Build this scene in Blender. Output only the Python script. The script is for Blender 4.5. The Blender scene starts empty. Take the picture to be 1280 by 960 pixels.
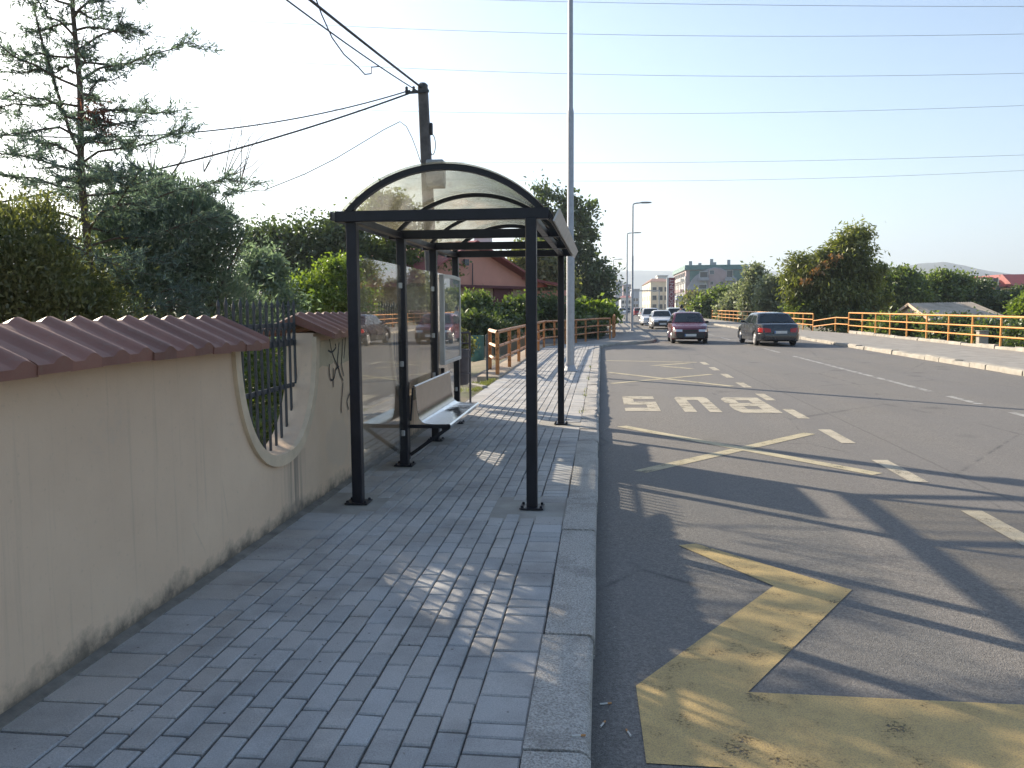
import bpy, bmesh, math, random
import numpy as np
from mathutils import Vector, Matrix, Euler, noise as mnoise

R = math.radians
PI = math.pi
scene = bpy.context.scene
COL = scene.collection
rnd = random.Random(7)

# ------------------------------------------------------------------ camera
F = 1030.0                                   # focal length in pixels of a 1280 px wide frame
CAM = Vector((0.0, 0.0, 1.6))
YAW, PITCH, ROLL = math.atan2(112, 1030), R(5.33), R(0.35)
cam_rot = Euler((0, 0, YAW), 'XYZ').to_matrix() @ Euler((PI/2 - PITCH, 0, 0), 'XYZ').to_matrix() @ Euler((0, 0, -ROLL), 'XYZ').to_matrix()
camd = bpy.data.cameras.new('camera')
camd.sensor_width = 36.0
camd.lens = 36.0 * F / 1280.0
camd.clip_start = 0.05
camd.clip_end = 20000
camo = bpy.data.objects.new('camera', camd)
camo.matrix_world = Matrix.Translation(CAM) @ cam_rot.to_4x4()
COL.objects.link(camo)
scene.camera = camo

def ray(px, py):
    return cam_rot @ Vector(((px - 640) / F, (480 - py) / F, -1.0))
def gp(px, py, z=0.0):                        # a pixel of the photo as a point on the plane at height z
    d = ray(px, py)
    return CAM + d * ((z - CAM.z) / d.z)
def at(px, py, Y):                            # a pixel of the photo as a point at distance Y up the street
    d = ray(px, py)
    return CAM + d * (Y / d.y)

# ------------------------------------------------------------------ materials
def newmat(name):
    m = bpy.data.materials.new(name)
    m.use_nodes = True
    nt = m.node_tree
    nt.nodes.clear()
    out = nt.nodes.new('ShaderNodeOutputMaterial')
    return m, nt, out

class NB:
    """small node builder"""
    def __init__(s, nt):
        s.nt = nt
    def n(s, typ, **kw):
        x = s.nt.nodes.new(typ)
        for k, v in kw.items():
            if hasattr(x, k) and k not in x.inputs.keys():
                setattr(x, k, v)
        return x
    def l(s, a, b):
        s.nt.links.new(a, b)
    def val(s, sock, v):
        if hasattr(v, 'is_linked') or hasattr(v, 'links'):
            s.nt.links.new(v, sock)
        else:
            sock.default_value = v
    def coords(s, kind='Object', scale=(1, 1, 1)):
        t = s.n('ShaderNodeTexCoord')
        m = s.n('ShaderNodeMapping')
        m.inputs['Scale'].default_value = scale
        s.l(t.outputs[kind], m.inputs['Vector'])
        return m.outputs['Vector']
    def noise(s, vec, scale, detail=4, rough=.55, dist=0):
        x = s.n('ShaderNodeTexNoise')
        s.l(vec, x.inputs['Vector'])
        x.inputs['Scale'].default_value = scale
        x.inputs['Detail'].default_value = detail
        x.inputs['Roughness'].default_value = rough
        x.inputs['Distortion'].default_value = dist
        return x.outputs['Fac']
    def voro(s, vec, scale, feature='F1', rand=1.0):
        x = s.n('ShaderNodeTexVoronoi')
        x.feature = feature
        s.l(vec, x.inputs['Vector'])
        x.inputs['Scale'].default_value = scale
        x.inputs['Randomness'].default_value = rand
        return x
    def ramp(s, fac, stops, interp='LINEAR'):
        x = s.n('ShaderNodeValToRGB')
        x.color_ramp.interpolation = interp
        el = x.color_ramp.elements
        while len(el) > len(stops):
            el.remove(el[-1])
        while len(el) < len(stops):
            el.new(1)
        for e, (p, c) in zip(el, stops):
            e.position = p
            e.color = (c, c, c, 1) if isinstance(c, (int, float)) else (*c[:3], 1)
        s.l(fac, x.inputs['Fac'])
        return x.outputs['Color']
    def mix(s, fac, a, b, mode='MIX'):
        x = s.n('ShaderNodeMix')
        x.data_type = 'RGBA'
        x.blend_type = mode
        s.val(x.inputs[0], fac)
        for sock, v in ((x.inputs[6], a), (x.inputs[7], b)):
            if isinstance(v, (tuple, list)):
                sock.default_value = (*v[:3], 1)
            else:
                s.l(v, sock)
        return x.outputs[2]
    def math(s, op, a, b=0.0, c=None, clamp=False):
        x = s.n('ShaderNodeMath')
        x.operation = op
        x.use_clamp = clamp
        s.val(x.inputs[0], a)
        s.val(x.inputs[1], b)
        if c is not None:
            s.val(x.inputs[2], c)
        return x.outputs[0]
    def bump(s, h, strength=.3, dist=.01):
        x = s.n('ShaderNodeBump')
        x.inputs['Strength'].default_value = strength
        x.inputs['Distance'].default_value = dist
        s.l(h, x.inputs['Height'])
        return x.outputs['Normal']
    def bsdf(s, col, rough=.7, metal=0.0, normal=None, **kw):
        p = s.n('ShaderNodeBsdfPrincipled')
        if isinstance(col, (tuple, list)):
            p.inputs['Base Color'].default_value = (*col[:3], 1)
        else:
            s.l(col, p.inputs['Base Color'])
        s.val(p.inputs['Roughness'], rough)
        s.val(p.inputs['Metallic'], metal)
        if normal is not None:
            s.l(normal, p.inputs['Normal'])
        for k, v in kw.items():
            p.inputs[k.replace('_', ' ')].default_value = v
        return p.outputs[0]

def P(name, col, rough=.6, metal=0.0, var=.12, vs=6.0, bump=0.0, bs=60.0, col2=None, **kw):
    """an ordinary surface: colour with irregular variation, roughness variation and fine relief"""
    m, nt, out = newmat(name)
    b = NB(nt)
    v = b.coords()
    n1 = b.noise(v, vs, 6, .6)
    lo = tuple(c * (1 - var) for c in col)
    hi = col2 if col2 else tuple(min(1, c * (1 + var)) for c in col)
    c = b.mix(b.ramp(n1, [(.32, 0.0), (.68, 1.0)]), lo, hi)
    nrm = None
    if bump:
        nrm = b.bump(b.noise(v, bs, 4), bump, .01)
    r = b.math('MULTIPLY_ADD', n1, .24, rough - .12, clamp=True)
    b.l(b.bsdf(c, r, metal, nrm, **kw), out.inputs['Surface'])
    return m

M = {}

def mat_asphalt():
    m, nt, out = newmat('asphalt')
    b = NB(nt)
    v = b.coords()
    grit = b.math('MULTIPLY_ADD', b.noise(v, 62, 3, .7), .55, b.math('MULTIPLY', b.noise(v, 150, 2, .7), .45))
    vo = b.voro(v, 130)
    big = b.noise(v, .35, 5, .6)
    vs_ = b.coords(scale=(1.0, .09, 1.0))
    tracks = b.noise(vs_, 1.1, 4, .55)
    mid = b.noise(v, 3.0, 5, .65)
    c = b.ramp(grit, [(.36, (.066, .060, .053)), (.5, (.160, .148, .132)), (.66, (.300, .280, .252))])
    c = b.mix(b.ramp(vo.outputs['Distance'], [(.0, .55), (.3, 0.0)]), c, (.30, .29, .27))
    c = b.mix(b.math('MULTIPLY', b.ramp(big, [(.4, 0.0), (.62, 1.0)]), .33), c, (.18, .174, .168))
    c = b.mix(b.math('MULTIPLY', b.ramp(tracks, [(.42, 0.0), (.6, 1.0)]), .4), c, (.135, .130, .128))
    c = b.mix(b.math('MULTIPLY', b.ramp(mid, [(.55, 0.0), (.75, 1.0)]), .35), c, (.115, .110, .105))
    # oil drips and a repaired strip
    oil = b.voro(v, .55)
    c = b.mix(b.math('MULTIPLY', b.ramp(b.math('ADD', oil.outputs['Distance'], b.math('MULTIPLY', mid, .25)), [(.16, 1.0), (.26, 0.0)]), .5), c, (.055, .052, .05))
    sy = b.n('ShaderNodeSeparateXYZ')
    b.l(v, sy.inputs[0])
    seam = b.math('ABSOLUTE', b.math('ADD', b.math('SUBTRACT', sy.outputs[0], 3.62), b.math('MULTIPLY', mid, .05)))
    c = b.mix(b.math('MULTIPLY', b.ramp(seam, [(.006, 1.0), (.022, 0.0)]), .45), c, (.06, .057, .054))
    # tar-filled cracks
    crk = b.voro(b.coords(scale=(.30, .16, 1)), 1.0, 'DISTANCE_TO_EDGE')
    wob = b.noise(v, 2.0, 5, .7)
    cf = b.math('MULTIPLY', b.ramp(crk.outputs['Distance'], [(.0, 1.0), (.006, 0.0)]), b.ramp(wob, [(.45, 0.0), (.6, .75)]))
    c = b.mix(cf, c, (.04, .04, .042))
    # dirt swept against the kerb
    sx = b.n('ShaderNodeSeparateXYZ')
    b.l(v, sx.inputs[0])
    edge = b.math('SUBTRACT', 1.0, b.math('MULTIPLY', b.math('ADD', sx.outputs[0], b.math('MULTIPLY', mid, .25)), 4.0), clamp=True)
    c = b.mix(b.math('MULTIPLY', edge, .6), c, (.066, .060, .054))
    h = b.math('ADD', b.math('MULTIPLY', grit, .6), b.math('MULTIPLY', vo.outputs['Distance'], .7))
    b.l(b.bsdf(c, .82, 0, b.bump(h, .7, .006)), out.inputs['Surface'])
    return m

def mat_paver():
    m, nt, out = newmat('concrete_paver')
    b = NB(nt)
    v = b.coords()
    a = b.n('ShaderNodeVertexColor')
    a.layer_name = 'Col'
    grit = b.noise(v, 170, 3, .7)
    st = b.noise(v, 1.4, 6, .65)
    c = b.mix(1.0, a.outputs['Color'], b.ramp(grit, [(.3, .72), (.7, 1.22)]), 'MULTIPLY')
    c = b.mix(b.math('MULTIPLY', b.ramp(st, [(.45, 0.0), (.72, 1.0)]), .55), c, (.115, .105, .095))
    spots = b.voro(v, 9.0)
    c = b.mix(b.ramp(spots.outputs['Distance'], [(.05, .8), (.075, 0.0)]), c, (.12, .11, .10))
    b.l(b.bsdf(c, .85, 0, b.bump(grit, .5, .004)), out.inputs['Surface'])
    return m

def mat_kerb():
    m, nt, out = newmat('weathered_kerb_concrete')
    b = NB(nt)
    v = b.coords()
    grit = b.noise(v, 115, 3, .75)
    vo = b.voro(v, 75)
    st = b.noise(v, 3.2, 6, .7)
    c = b.ramp(grit, [(.34, (.22, .205, .18)), (.5, (.43, .405, .365)), (.66, (.64, .61, .56))])
    c = b.mix(b.ramp(vo.outputs['Distance'], [(.0, .5), (.35, 0.0)]), c, (.22, .205, .185))
    c = b.mix(b.math('MULTIPLY', b.ramp(st, [(.48, 0.0), (.68, 1.0)]), .55), c, (.17, .155, .135))
    h = b.math('ADD', b.math('MULTIPLY', grit, .8), b.math('MULTIPLY', vo.outputs['Distance'], .8))
    b.l(b.bsdf(c, .92, 0, b.bump(h, .8, .008)), out.inputs['Surface'])
    return m

def mat_stucco():
    m, nt, out = newmat('cream_stucco')
    b = NB(nt)
    v = b.coords()
    sx = b.n('ShaderNodeSeparateXYZ')
    b.l(v, sx.inputs[0])
    z = sx.outputs[2]
    fine = b.noise(v, 90, 5, .7)
    blot = b.noise(v, 1.3, 6, .6)
    ragged = b.noise(v, 5.5, 7, .72)
    c = b.mix(b.ramp(blot, [(.3, 0.0), (.7, 1.0)]), (.675, .49, .335), (.765, .57, .395))
    # rising damp and splash dirt at the foot, ragged outline
    damp = b.math('MULTIPLY_ADD', ragged, .34, -.05)
    f1 = b.math('MULTIPLY_ADD', b.math('SUBTRACT', damp, z), 9.0, .1, clamp=True)
    c = b.mix(b.math('MULTIPLY', f1, .78), c, (.155, .135, .105))
    f2 = b.math('MULTIPLY_ADD', b.math('SUBTRACT', b.math('MULTIPLY_ADD', ragged, .22, -.06), z), 14.0, .05, clamp=True)
    c = b.mix(b.math('MULTIPLY', f2, .85), c, (.060, .056, .045))
    # rain streaks running down
    streak = b.noise(b.coords(scale=(1, 9, .35)), 2.2, 5, .6)
    c = b.mix(b.math('MULTIPLY', b.ramp(streak, [(.58, 0.0), (.72, 1.0)]), .16), c, (.22, .19, .15))
    # dark run-off below the sills of the openings
    yy = sx.outputs[1]
    for yc in (1.89, 5.79, 9.69):
        d = b.math('ABSOLUTE', b.math('SUBTRACT', yy, yc + .22 - 4.0))
        w = b.math('SUBTRACT', 1.0, b.math('MULTIPLY', d, 3.4), clamp=True)
        low = b.math('LESS_THAN', z, .50)
        f = b.math('MULTIPLY', b.math('MULTIPLY', w, low), b.ramp(streak, [(.40, 0.0), (.60, .75)]))
        c = b.mix(f, c, (.15, .14, .12))
    # hairline cracks and patchy repairs
    ck = b.voro(b.coords(scale=(1, .9, .6)), 1.1, 'DISTANCE_TO_EDGE')
    c = b.mix(b.math('MULTIPLY', b.ramp(ck.outputs['Distance'], [(.0, 1.0), (.005, 0.0)]), b.ramp(b.noise(v, 1.7, 4), [(.56, 0.0), (.66, .22)])), c, (.26, .215, .165))
    pt = b.voro(b.coords(scale=(1, 1, 1.4)), .75)
    c = b.mix(b.math('MULTIPLY', b.ramp(b.math('ADD', pt.outputs['Distance'], b.math('MULTIPLY', ragged, .35)), [(.42, 1.0), (.46, 0.0)]), .16), c, (.44, .40, .35))
    c = b.mix(b.math('MULTIPLY', b.ramp(b.noise(v, 28, 4, .7), [(.60, 0.0), (.72, 1.0)]), .22), c, (.30, .25, .19))
    h = b.math('ADD', b.math('MULTIPLY', fine, .35), b.math('MULTIPLY', b.noise(v, 14, 5), .8))
    b.l(b.bsdf(c, .9, 0, b.bump(h, .35, .01)), out.inputs['Surface'])
    return m

def mat_roadpaint(name, col, wear=.5, grit=.35):
    m, nt, out = newmat(name)
    b = NB(nt)
    v = b.coords()
    n = b.noise(v, 60, 5, .75)
    g = b.noise(v, 5, 5, .65)
    s = b.noise(v, 170, 2, .7)
    c = b.mix(b.ramp(g, [(.35, 0.0), (.7, 1.0)]), col, tuple(x * .72 for x in col))
    c = b.mix(b.math('MULTIPLY', b.ramp(s, [(.35, 1.0), (.55, 0.0)]), grit), c, (.11, .10, .09))
    sh = b.bsdf(c, .7, 0, b.bump(s, .6, .005))
    tr = b.n('ShaderNodeBsdfTransparent')
    mx = b.n('ShaderNodeMixShader')
    worn = b.math('MULTIPLY_ADD', g, .55, b.math('MULTIPLY', n, .55))
    b.l(b.ramp(worn, [(wear, 1.0), (wear + .10, 0.0)]), mx.inputs[0])
    b.l(tr.outputs[0], mx.inputs[1])
    b.l(sh, mx.inputs[2])
    b.l(mx.outputs[0], out.inputs['Surface'])
    return m

def mat_leaf(name, c1, c2, trans=.45, tint=(.9, 1.0, .35), gloss=.05):
    """leaf blade: diffuse + transmitted light, colour picked per leaf"""
    m, nt, out = newmat(name)
    b = NB(nt)
    a = b.n('ShaderNodeVertexColor')
    a.layer_name = 'Col'
    sp = b.n('ShaderNodeSeparateColor')
    b.l(a.outputs['Color'], sp.inputs[0])
    c = b.mix(sp.outputs[0], c1, c2)
    d = b.n('ShaderNodeBsdfDiffuse')
    b.l(c, d.inputs['Color'])
    t = b.n('ShaderNodeBsdfTranslucent')
    b.l(b.mix(1.0, b.mix(1.0, c, (1.7, 1.7, 1.7), 'MULTIPLY'), tint, 'MULTIPLY'), t.inputs['Color'])
    mx = b.n('ShaderNodeMixShader')
    mx.inputs[0].default_value = trans
    b.l(d.outputs[0], mx.inputs[1])
    b.l(t.outputs[0], mx.inputs[2])
    g = b.n('ShaderNodeBsdfGlossy')
    g.inputs['Roughness'].default_value = .45
    g.inputs['Color'].default_value = (.8, .85, .8, 1)
    m2 = b.n('ShaderNodeMixShader')
    m2.inputs[0].default_value = gloss
    b.l(mx.outputs[0], m2.inputs[1])
    b.l(g.outputs[0], m2.inputs[2])
    b.l(m2.outputs[0], out.inputs['Surface'])
    return m

def pane_fresnel(b):
    # same reflectance on the way in and on the way out of a thin flat pane
    fr = b.n('ShaderNodeFresnel')
    ge = b.n('ShaderNodeNewGeometry')
    b.l(b.math('MULTIPLY_ADD', ge.outputs['Backfacing'], 1 / 1.5 - 1.5, 1.5), fr.inputs['IOR'])
    return fr

def mat_glass():
    """clear pane: dusty film, Fresnel reflection, straight-through view"""
    m, nt, out = newmat('shelter_glass')
    b = NB(nt)
    v = b.coords(scale=(1, 1, .35))
    tr = b.n('ShaderNodeBsdfTransparent')
    tr.inputs['Color'].default_value = (.982, .99, .985, 1)
    gl = b.n('ShaderNodeBsdfGlossy')
    gl.inputs['Roughness'].default_value = .012
    fr = pane_fresnel(b)
    mx = b.n('ShaderNodeMixShader')
    b.l(b.math('MULTIPLY', fr.outputs[0], 1.25, clamp=True), mx.inputs[0])
    b.l(tr.outputs[0], mx.inputs[1])
    b.l(gl.outputs[0], mx.inputs[2])
    df = b.n('ShaderNodeBsdfDiffuse')
    df.inputs['Color'].default_value = (.5, .5, .47, 1)
    dt = b.n('ShaderNodeBsdfTranslucent')
    dt.inputs['Color'].default_value = (.6, .6, .55, 1)
    dd = b.n('ShaderNodeMixShader')
    b.l(df.outputs[0], dd.inputs[1])
    b.l(dt.outputs[0], dd.inputs[2])
    m2 = b.n('ShaderNodeMixShader')
    b.l(b.math('MULTIPLY_ADD', b.ramp(b.noise(v, 3.5, 7, .7), [(.42, 0.0), (.78, 1.0)]), .05, .008), m2.inputs[0])
    b.l(mx.outputs[0], m2.inputs[1])
    b.l(dd.outputs[0], m2.inputs[2])
    b.l(m2.outputs[0], out.inputs['Surface'])
    return m

def mat_poly():
    """yellowed, scuffed clear plastic roof sheet"""
    m, nt, out = newmat('yellowed_roof_sheet')
    b = NB(nt)
    v = b.coords()
    n = b.noise(v, 2.2, 7, .7, .6)
    sc = b.noise(b.coords(scale=(1, .25, 1)), 9, 6, .7)
    tr = b.n('ShaderNodeBsdfTransparent')
    b.l(b.mix(n, (.985, .965, .895), (.945, .92, .825)), tr.inputs['Color'])
    tl = b.n('ShaderNodeBsdfTranslucent')
    tl.inputs['Color'].default_value = (.62, .58, .44, 1)
    df = b.n('ShaderNodeBsdfDiffuse')
    df.inputs['Color'].default_value = (.5, .47, .38, 1)
    ad = b.n('ShaderNodeMixShader')
    ad.inputs[0].default_value = .35
    b.l(tl.outputs[0], ad.inputs[1])
    b.l(df.outputs[0], ad.inputs[2])
    m1 = b.n('ShaderNodeMixShader')
    f = b.math('ADD', b.math('MULTIPLY', b.ramp(n, [(.42, 0.0), (.75, 1.0)]), .16), b.math('MULTIPLY', b.ramp(sc, [(.55, 0.0), (.66, 1.0)]), .20))
    b.l(b.math('ADD', f, .06, clamp=True), m1.inputs[0])
    b.l(tr.outputs[0], m1.inputs[1])
    b.l(ad.outputs[0], m1.inputs[2])
    gl = b.n('ShaderNodeBsdfGlossy')
    gl.inputs['Roughness'].default_value = .12
    fr = pane_fresnel(b)
    m2 = b.n('ShaderNodeMixShader')
    b.l(fr.outputs[0], m2.inputs[0])
    b.l(m1.outputs[0], m2.inputs[1])
    b.l(gl.outputs[0], m2.inputs[2])
    b.l(m2.outputs[0], out.inputs['Surface'])
    return m

def mat_steel():
    m, nt, out = newmat('polished_steel')
    b = NB(nt)
    v = b.coords(scale=(1, .15, 1))
    n = b.noise(v, 30, 4, .6)
    g = b.noise(b.coords(), 5, 5, .65)
    r = b.math('MULTIPLY_ADD', b.ramp(g, [(.4, 0.0), (.7, 1.0)]), .16, .10)
    c = b.mix(g, (.48, .47, .47), (.62, .62, .63))
    b.l(b.bsdf(c, r, 1.0, b.bump(n, .05, .002)), out.inputs['Surface'])
    return m

def mat_tile():
    m, nt, out = newmat('red_brown_roof_tile')
    b = NB(nt)
    v = b.coords()
    n = b.noise(v, 3, 6, .65)
    s = b.noise(v, 26, 5, .7)
    c = b.mix(b.ramp(n, [(.3, 0.0), (.7, 1.0)]), (.185, .078, .053), (.265, .118, .082))
    sy = b.n('ShaderNodeSeparateXYZ')
    b.l(v, sy.inputs[0])
    wn = b.n('ShaderNodeTexWhiteNoise')
    wn.noise_dimensions = '1D'
    b.l(b.math('FLOOR', b.math('DIVIDE', b.math('ADD', sy.outputs[1], 4.0), .208)), wn.inputs['W'])
    c = b.mix(1.0, c, b.ramp(wn.outputs['Value'], [(0, .78), (1, 1.15)]), 'MULTIPLY')
    c = b.mix(b.math('MULTIPLY', b.ramp(s, [(.54, 0.0), (.72, 1.0)]), .40), c, (.20, .155, .125))
    b.l(b.bsdf(c, .6, 0, b.bump(s, .2, .006)), out.inputs['Surface'])
    return m

def mat_paint_rust(name, col, rust=(.16, .062, .024), amt=.5):
    m, nt, out = newmat(name)
    b = NB(nt)
    v = b.coords()
    n = b.noise(v, 7, 7, .72)
    f = b.ramp(n, [(amt, 0.0), (amt + .1, 1.0)])
    c = b.mix(f, col, rust)
    b.l(b.bsdf(c, b.math('MULTIPLY_ADD', f, .3, .45), 0, b.bump(n, .15, .003)), out.inputs['Surface'])
    return m

def mat_ground():
    m, nt, out = newmat('dry_earth')
    b = NB(nt)
    v = b.coords()
    n = b.noise(v, .25, 6, .6)
    n2 = b.noise(v, 6, 6, .7)
    c = b.mix(b.ramp(n, [(.42, 0.0), (.6, 1.0)]), (.23, .185, .125), (.105, .125, .050))
    c = b.mix(b.math('MULTIPLY', b.ramp(n2, [(.45, 0.0), (.7, 1.0)]), .6), c, (.125, .105, .075))
    b.l(b.bsdf(c, .95, 0, b.bump(n2, .6, .03)), out.inputs['Surface'])
    return m

M['asphalt'] = mat_asphalt()
M['paver'] = mat_paver()
M['stucco'] = mat_stucco()
M['trim'] = P('cream_trim', (.65, .51, .35), .9, bump=.25, bs=70)
M['tile'] = mat_tile()
M['glass'] = mat_glass()
M['poly'] = mat_poly()
M['steel'] = mat_steel()
M['ground'] = mat_ground()
M['paint_w'] = mat_roadpaint('worn_white_road_paint', (.54, .48, .36), .59, .45)
M['paint_f'] = mat_roadpaint('faded_white_road_paint', (.42, .41, .38), .56, .5)
M['paint_y'] = mat_roadpaint('yellow_road_paint', (.59, .42, .165), .61, .5)
M['paint_c'] = mat_roadpaint('pale_yellow_road_paint', (.54, .47, .30), .60, .45)
M['kerb'] = mat_kerb()
M['kerb2'] = P('pale_kerb_stone', (.34, .315, .27), .9, var=.25, vs=2.0, bump=.5, bs=60)
M['conc'] = P('concrete', (.33, .315, .28), .9, var=.2, vs=3, bump=.4, bs=80)
M['sand'] = P('joint_sand', (.12, .112, .10), .95, var=.3, vs=20, bump=.4, bs=120)
M['farwalk'] = P('pavement_slabs', (.27, .255, .23), .9, var=.2, vs=2.0, bump=.3, bs=30)
M['black'] = P('black_painted_metal', (.012, .012, .017), .42, var=.3, vs=8, bump=.05, bs=120, Specular_IOR_Level=.35)
M['iron'] = P('dark_grey_iron', (.055, .058, .062), .6, var=.3, vs=12, bump=.2, bs=90)
M['galv'] = P('galvanised_steel', (.36, .37, .39), .5, .35, var=.12, vs=9, bump=.08, bs=60)
M['gutter'] = P('pale_aluminium', (.50, .50, .49), .45, .35, var=.15, vs=6)
M['orange'] = mat_paint_rust('orange_railing_paint', (.70, .315, .080), amt=.64)
M['orange2'] = mat_paint_rust('rusty_orange_paint', (.48, .20, .065), amt=.50)
M['polewood'] = P('dark_pole_concrete', (.115, .105, .10), .85, var=.3, vs=7, bump=.4, bs=50)
M['cabinet'] = P('grey_cabinet_paint', (.34, .35, .35), .5, var=.08)
M['cable'] = P('black_cable', (.03, .03, .035), .6)
M['binm'] = P('dark_bin_metal', (.055, .052, .065), .5, var=.2, vs=9)
M['greenm'] = P('green_painted_sheet', (.05, .15, .13), .55, var=.2)
M['bark'] = P('bark', (.115, .085, .062), .9, var=.35, vs=14, bump=.8, bs=40)
M['paper'] = P('faded_timetable_paper', (.42, .42, .43), .45, var=.22, vs=9)
M['graf'] = P('black_spray_paint', (.03, .03, .035), .7)
M['rubber'] = P('tyre_rubber', (.02, .02, .021), .8)
M['rim'] = P('alloy_rim', (.50, .50, .51), .35, .6)
M['carglass'] = P('car_window_glass', (.022, .030, .034), .06, var=.3, vs=3)
M['plastic'] = P('black_plastic', (.025, .025, .028), .55)
M['headlamp'] = P('headlamp_lens', (.62, .64, .66), .12, .3)
M['redlens'] = P('red_lamp_lens', (.42, .018, .015), .2)
M['plate'] = P('number_plate', (.62, .62, .60), .4)
M['plateblue'] = P('number_plate_band', (.06, .17, .42), .4)
M['steel_back'] = P('steel_dark_reflection', (.25, .225, .21), .2, 1.0, var=.25, vs=9)  # backrest steel coloured darker and browner in place of its dark reflection
M['chrome'] = P('chrome', (.6, .6, .62), .12, 1.0)

def carpaint(name, col, metal=.15):
    return P(name, col, .28, metal, var=.05, vs=2, Coat_Weight=.7, Coat_Roughness=.06)

# ------------------------------------------------------------------ mesh builder
class MB:
    def __init__(s):
        s.v, s.f, s.m, s.c = [], [], [], []
    def poly(s, pts, mi=0):
        i = len(s.v)
        s.v += [tuple(p) for p in pts]
        s.f.append(tuple(range(i, i + len(pts))))
        s.m.append(mi)
        return s
    def mesh(s, vs, fs, mi=0):
        i = len(s.v)
        s.v += [tuple(p) for p in vs]
        for f in fs:
            s.f.append(tuple(k + i for k in f))
            s.m.append(mi)
        return s
    def box(s, c, d, rot=None, mi=0):
        c = Vector(c)
        hx, hy, hz = d[0] / 2, d[1] / 2, d[2] / 2
        vs = [Vector((x, y, z)) for x in (-hx, hx) for y in (-hy, hy) for z in (-hz, hz)]
        if rot is not None:
            vs = [rot @ p for p in vs]
        vs = [p + c for p in vs]
        return s.mesh(vs, [(0, 1, 3, 2), (4, 6, 7, 5), (0, 4, 5, 1), (2, 3, 7, 6), (0, 2, 6, 4), (1, 5, 7, 3)], mi)
    def bar(s, a, b, w, h, mi=0, up=(0, 0, 1)):
        a, b = Vector(a), Vector(b)
        d = (b - a)
        L = d.length
        d.normalize()
        u = Vector(up)
        sd = d.cross(u)
        if sd.length < 1e-4:
            sd = d.cross(Vector((0, 1, 0)))
        sd.normalize()
        u = sd.cross(d).normalized()
        rot = Matrix((sd, d, u)).transposed()
        return s.box((a + b) / 2, (w, L, h), rot, mi)
    def tube(s, pts, r, n=8, mi=0, caps=True):
        pts = [Vector(p) for p in pts]
        rs = r if isinstance(r, (list, tuple)) else [r] * len(pts)
        i0 = len(s.v)
        prev = None
        for k, p in enumerate(pts):
            d = (pts[min(k + 1, len(pts) - 1)] - pts[max(k - 1, 0)])
            if d.length < 1e-9:
                d = Vector((0, 0, 1))
            d.normalize()
            if prev is None:
                a = d.orthogonal().normalized()
            else:
                a = prev - d * prev.dot(d)
                a = a.normalized() if a.length > 1e-6 else d.orthogonal().normalized()
            prev = a
            b = d.cross(a)
            for j in range(n):
                t = 2 * PI * j / n
                s.v.append(tuple(p + (a * math.cos(t) + b * math.sin(t)) * rs[k]))
        for k in range(len(pts) - 1):
            for j in range(n):
                j2 = (j + 1) % n
                s.f.append((i0 + k * n + j, i0 + k * n + j2, i0 + (k + 1) * n + j2, i0 + (k + 1) * n + j))
                s.m.append(mi)
        if caps:
            s.f.append(tuple(i0 + j for j in reversed(range(n))))
            s.f.append(tuple(i0 + (len(pts) - 1) * n + j for j in range(n)))
            s.m += [mi, mi]
        return s
    def lathe(s, prof, c=(0, 0, 0), n=24, axis='z', mi=0):
        i0 = len(s.v)
        c = Vector(c)
        for (r, h) in prof:
            for j in range(n):
                t = 2 * PI * j / n
                p = Vector((r * math.cos(t), r * math.sin(t), h))
                if axis == 'x':
                    p = Vector((h, p.x, p.y))
                elif axis == 'y':
                    p = Vector((p.x, h, p.y))
                s.v.append(tuple(p + c))
        for k in range(len(prof) - 1):
            for j in range(n):
                j2 = (j + 1) % n
                s.f.append((i0 + k * n + j, i0 + k * n + j2, i0 + (k + 1) * n + j2, i0 + (k + 1) * n + j))
                s.m.append(mi)
        s.f.append(tuple(i0 + j for j in reversed(range(n))))
        s.f.append(tuple(i0 + (len(prof) - 1) * n + j for j in range(n)))
        s.m += [mi, mi]
        return s
    def loft(s, rings, closed=True, caps=True, mi=0):
        i0 = len(s.v)
        n = len(rings[0])
        for r in rings:
            s.v += [tuple(p) for p in r]
        for k in range(len(rings) - 1):
            for j in range(n if closed else n - 1):
                j2 = (j + 1) % n
                s.f.append((i0 + k * n + j, i0 + k * n + j2, i0 + (k + 1) * n + j2, i0 + (k + 1) * n + j))
                s.m.append(mi)
        if caps and closed:
            s.f.append(tuple(i0 + j for j in reversed(range(n))))
            s.f.append(tuple(i0 + (len(rings) - 1) * n + j for j in range(n)))
            s.m += [mi, mi]
        return s
    def prism(s, pts, vec, mi=0):
        vec = Vector(vec)
        a = [Vector(p) for p in pts]
        return s.loft([a, [p + vec for p in a]], True, True, mi)
    def build(s, name, mats, parent=None, smooth=None, bevel=0.0, segs=1, loc=None):
        me = bpy.data.meshes.new(name)
        me.from_pydata(s.v, [], s.f)
        for mt in (mats if isinstance(mats, (list, tuple)) else [mats]):
            me.materials.append(mt)
        me.polygons.foreach_set('material_index', s.m)
        bm = bmesh.new()
        bm.from_mesh(me)
        bmesh.ops.recalc_face_normals(bm, faces=bm.faces)
        if bevel:
            ed = [e for e in bm.edges if len(e.link_faces) == 2 and e.calc_face_angle(0) > R(35)]
            bmesh.ops.bevel(bm, geom=ed, offset=bevel, segments=segs, affect='EDGES', profile=.6, clamp_overlap=True)
        bm.to_mesh(me)
        bm.free()
        if smooth is not None:
            me.polygons.foreach_set('use_smooth', [True] * len(me.polygons))
            me.set_sharp_from_angle(angle=R(smooth))
        o = bpy.data.objects.new(name, me)
        COL.objects.link(o)
        if parent is not None:
            o.parent = parent
        if loc is not None:
            o.location = loc
        return o

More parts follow.
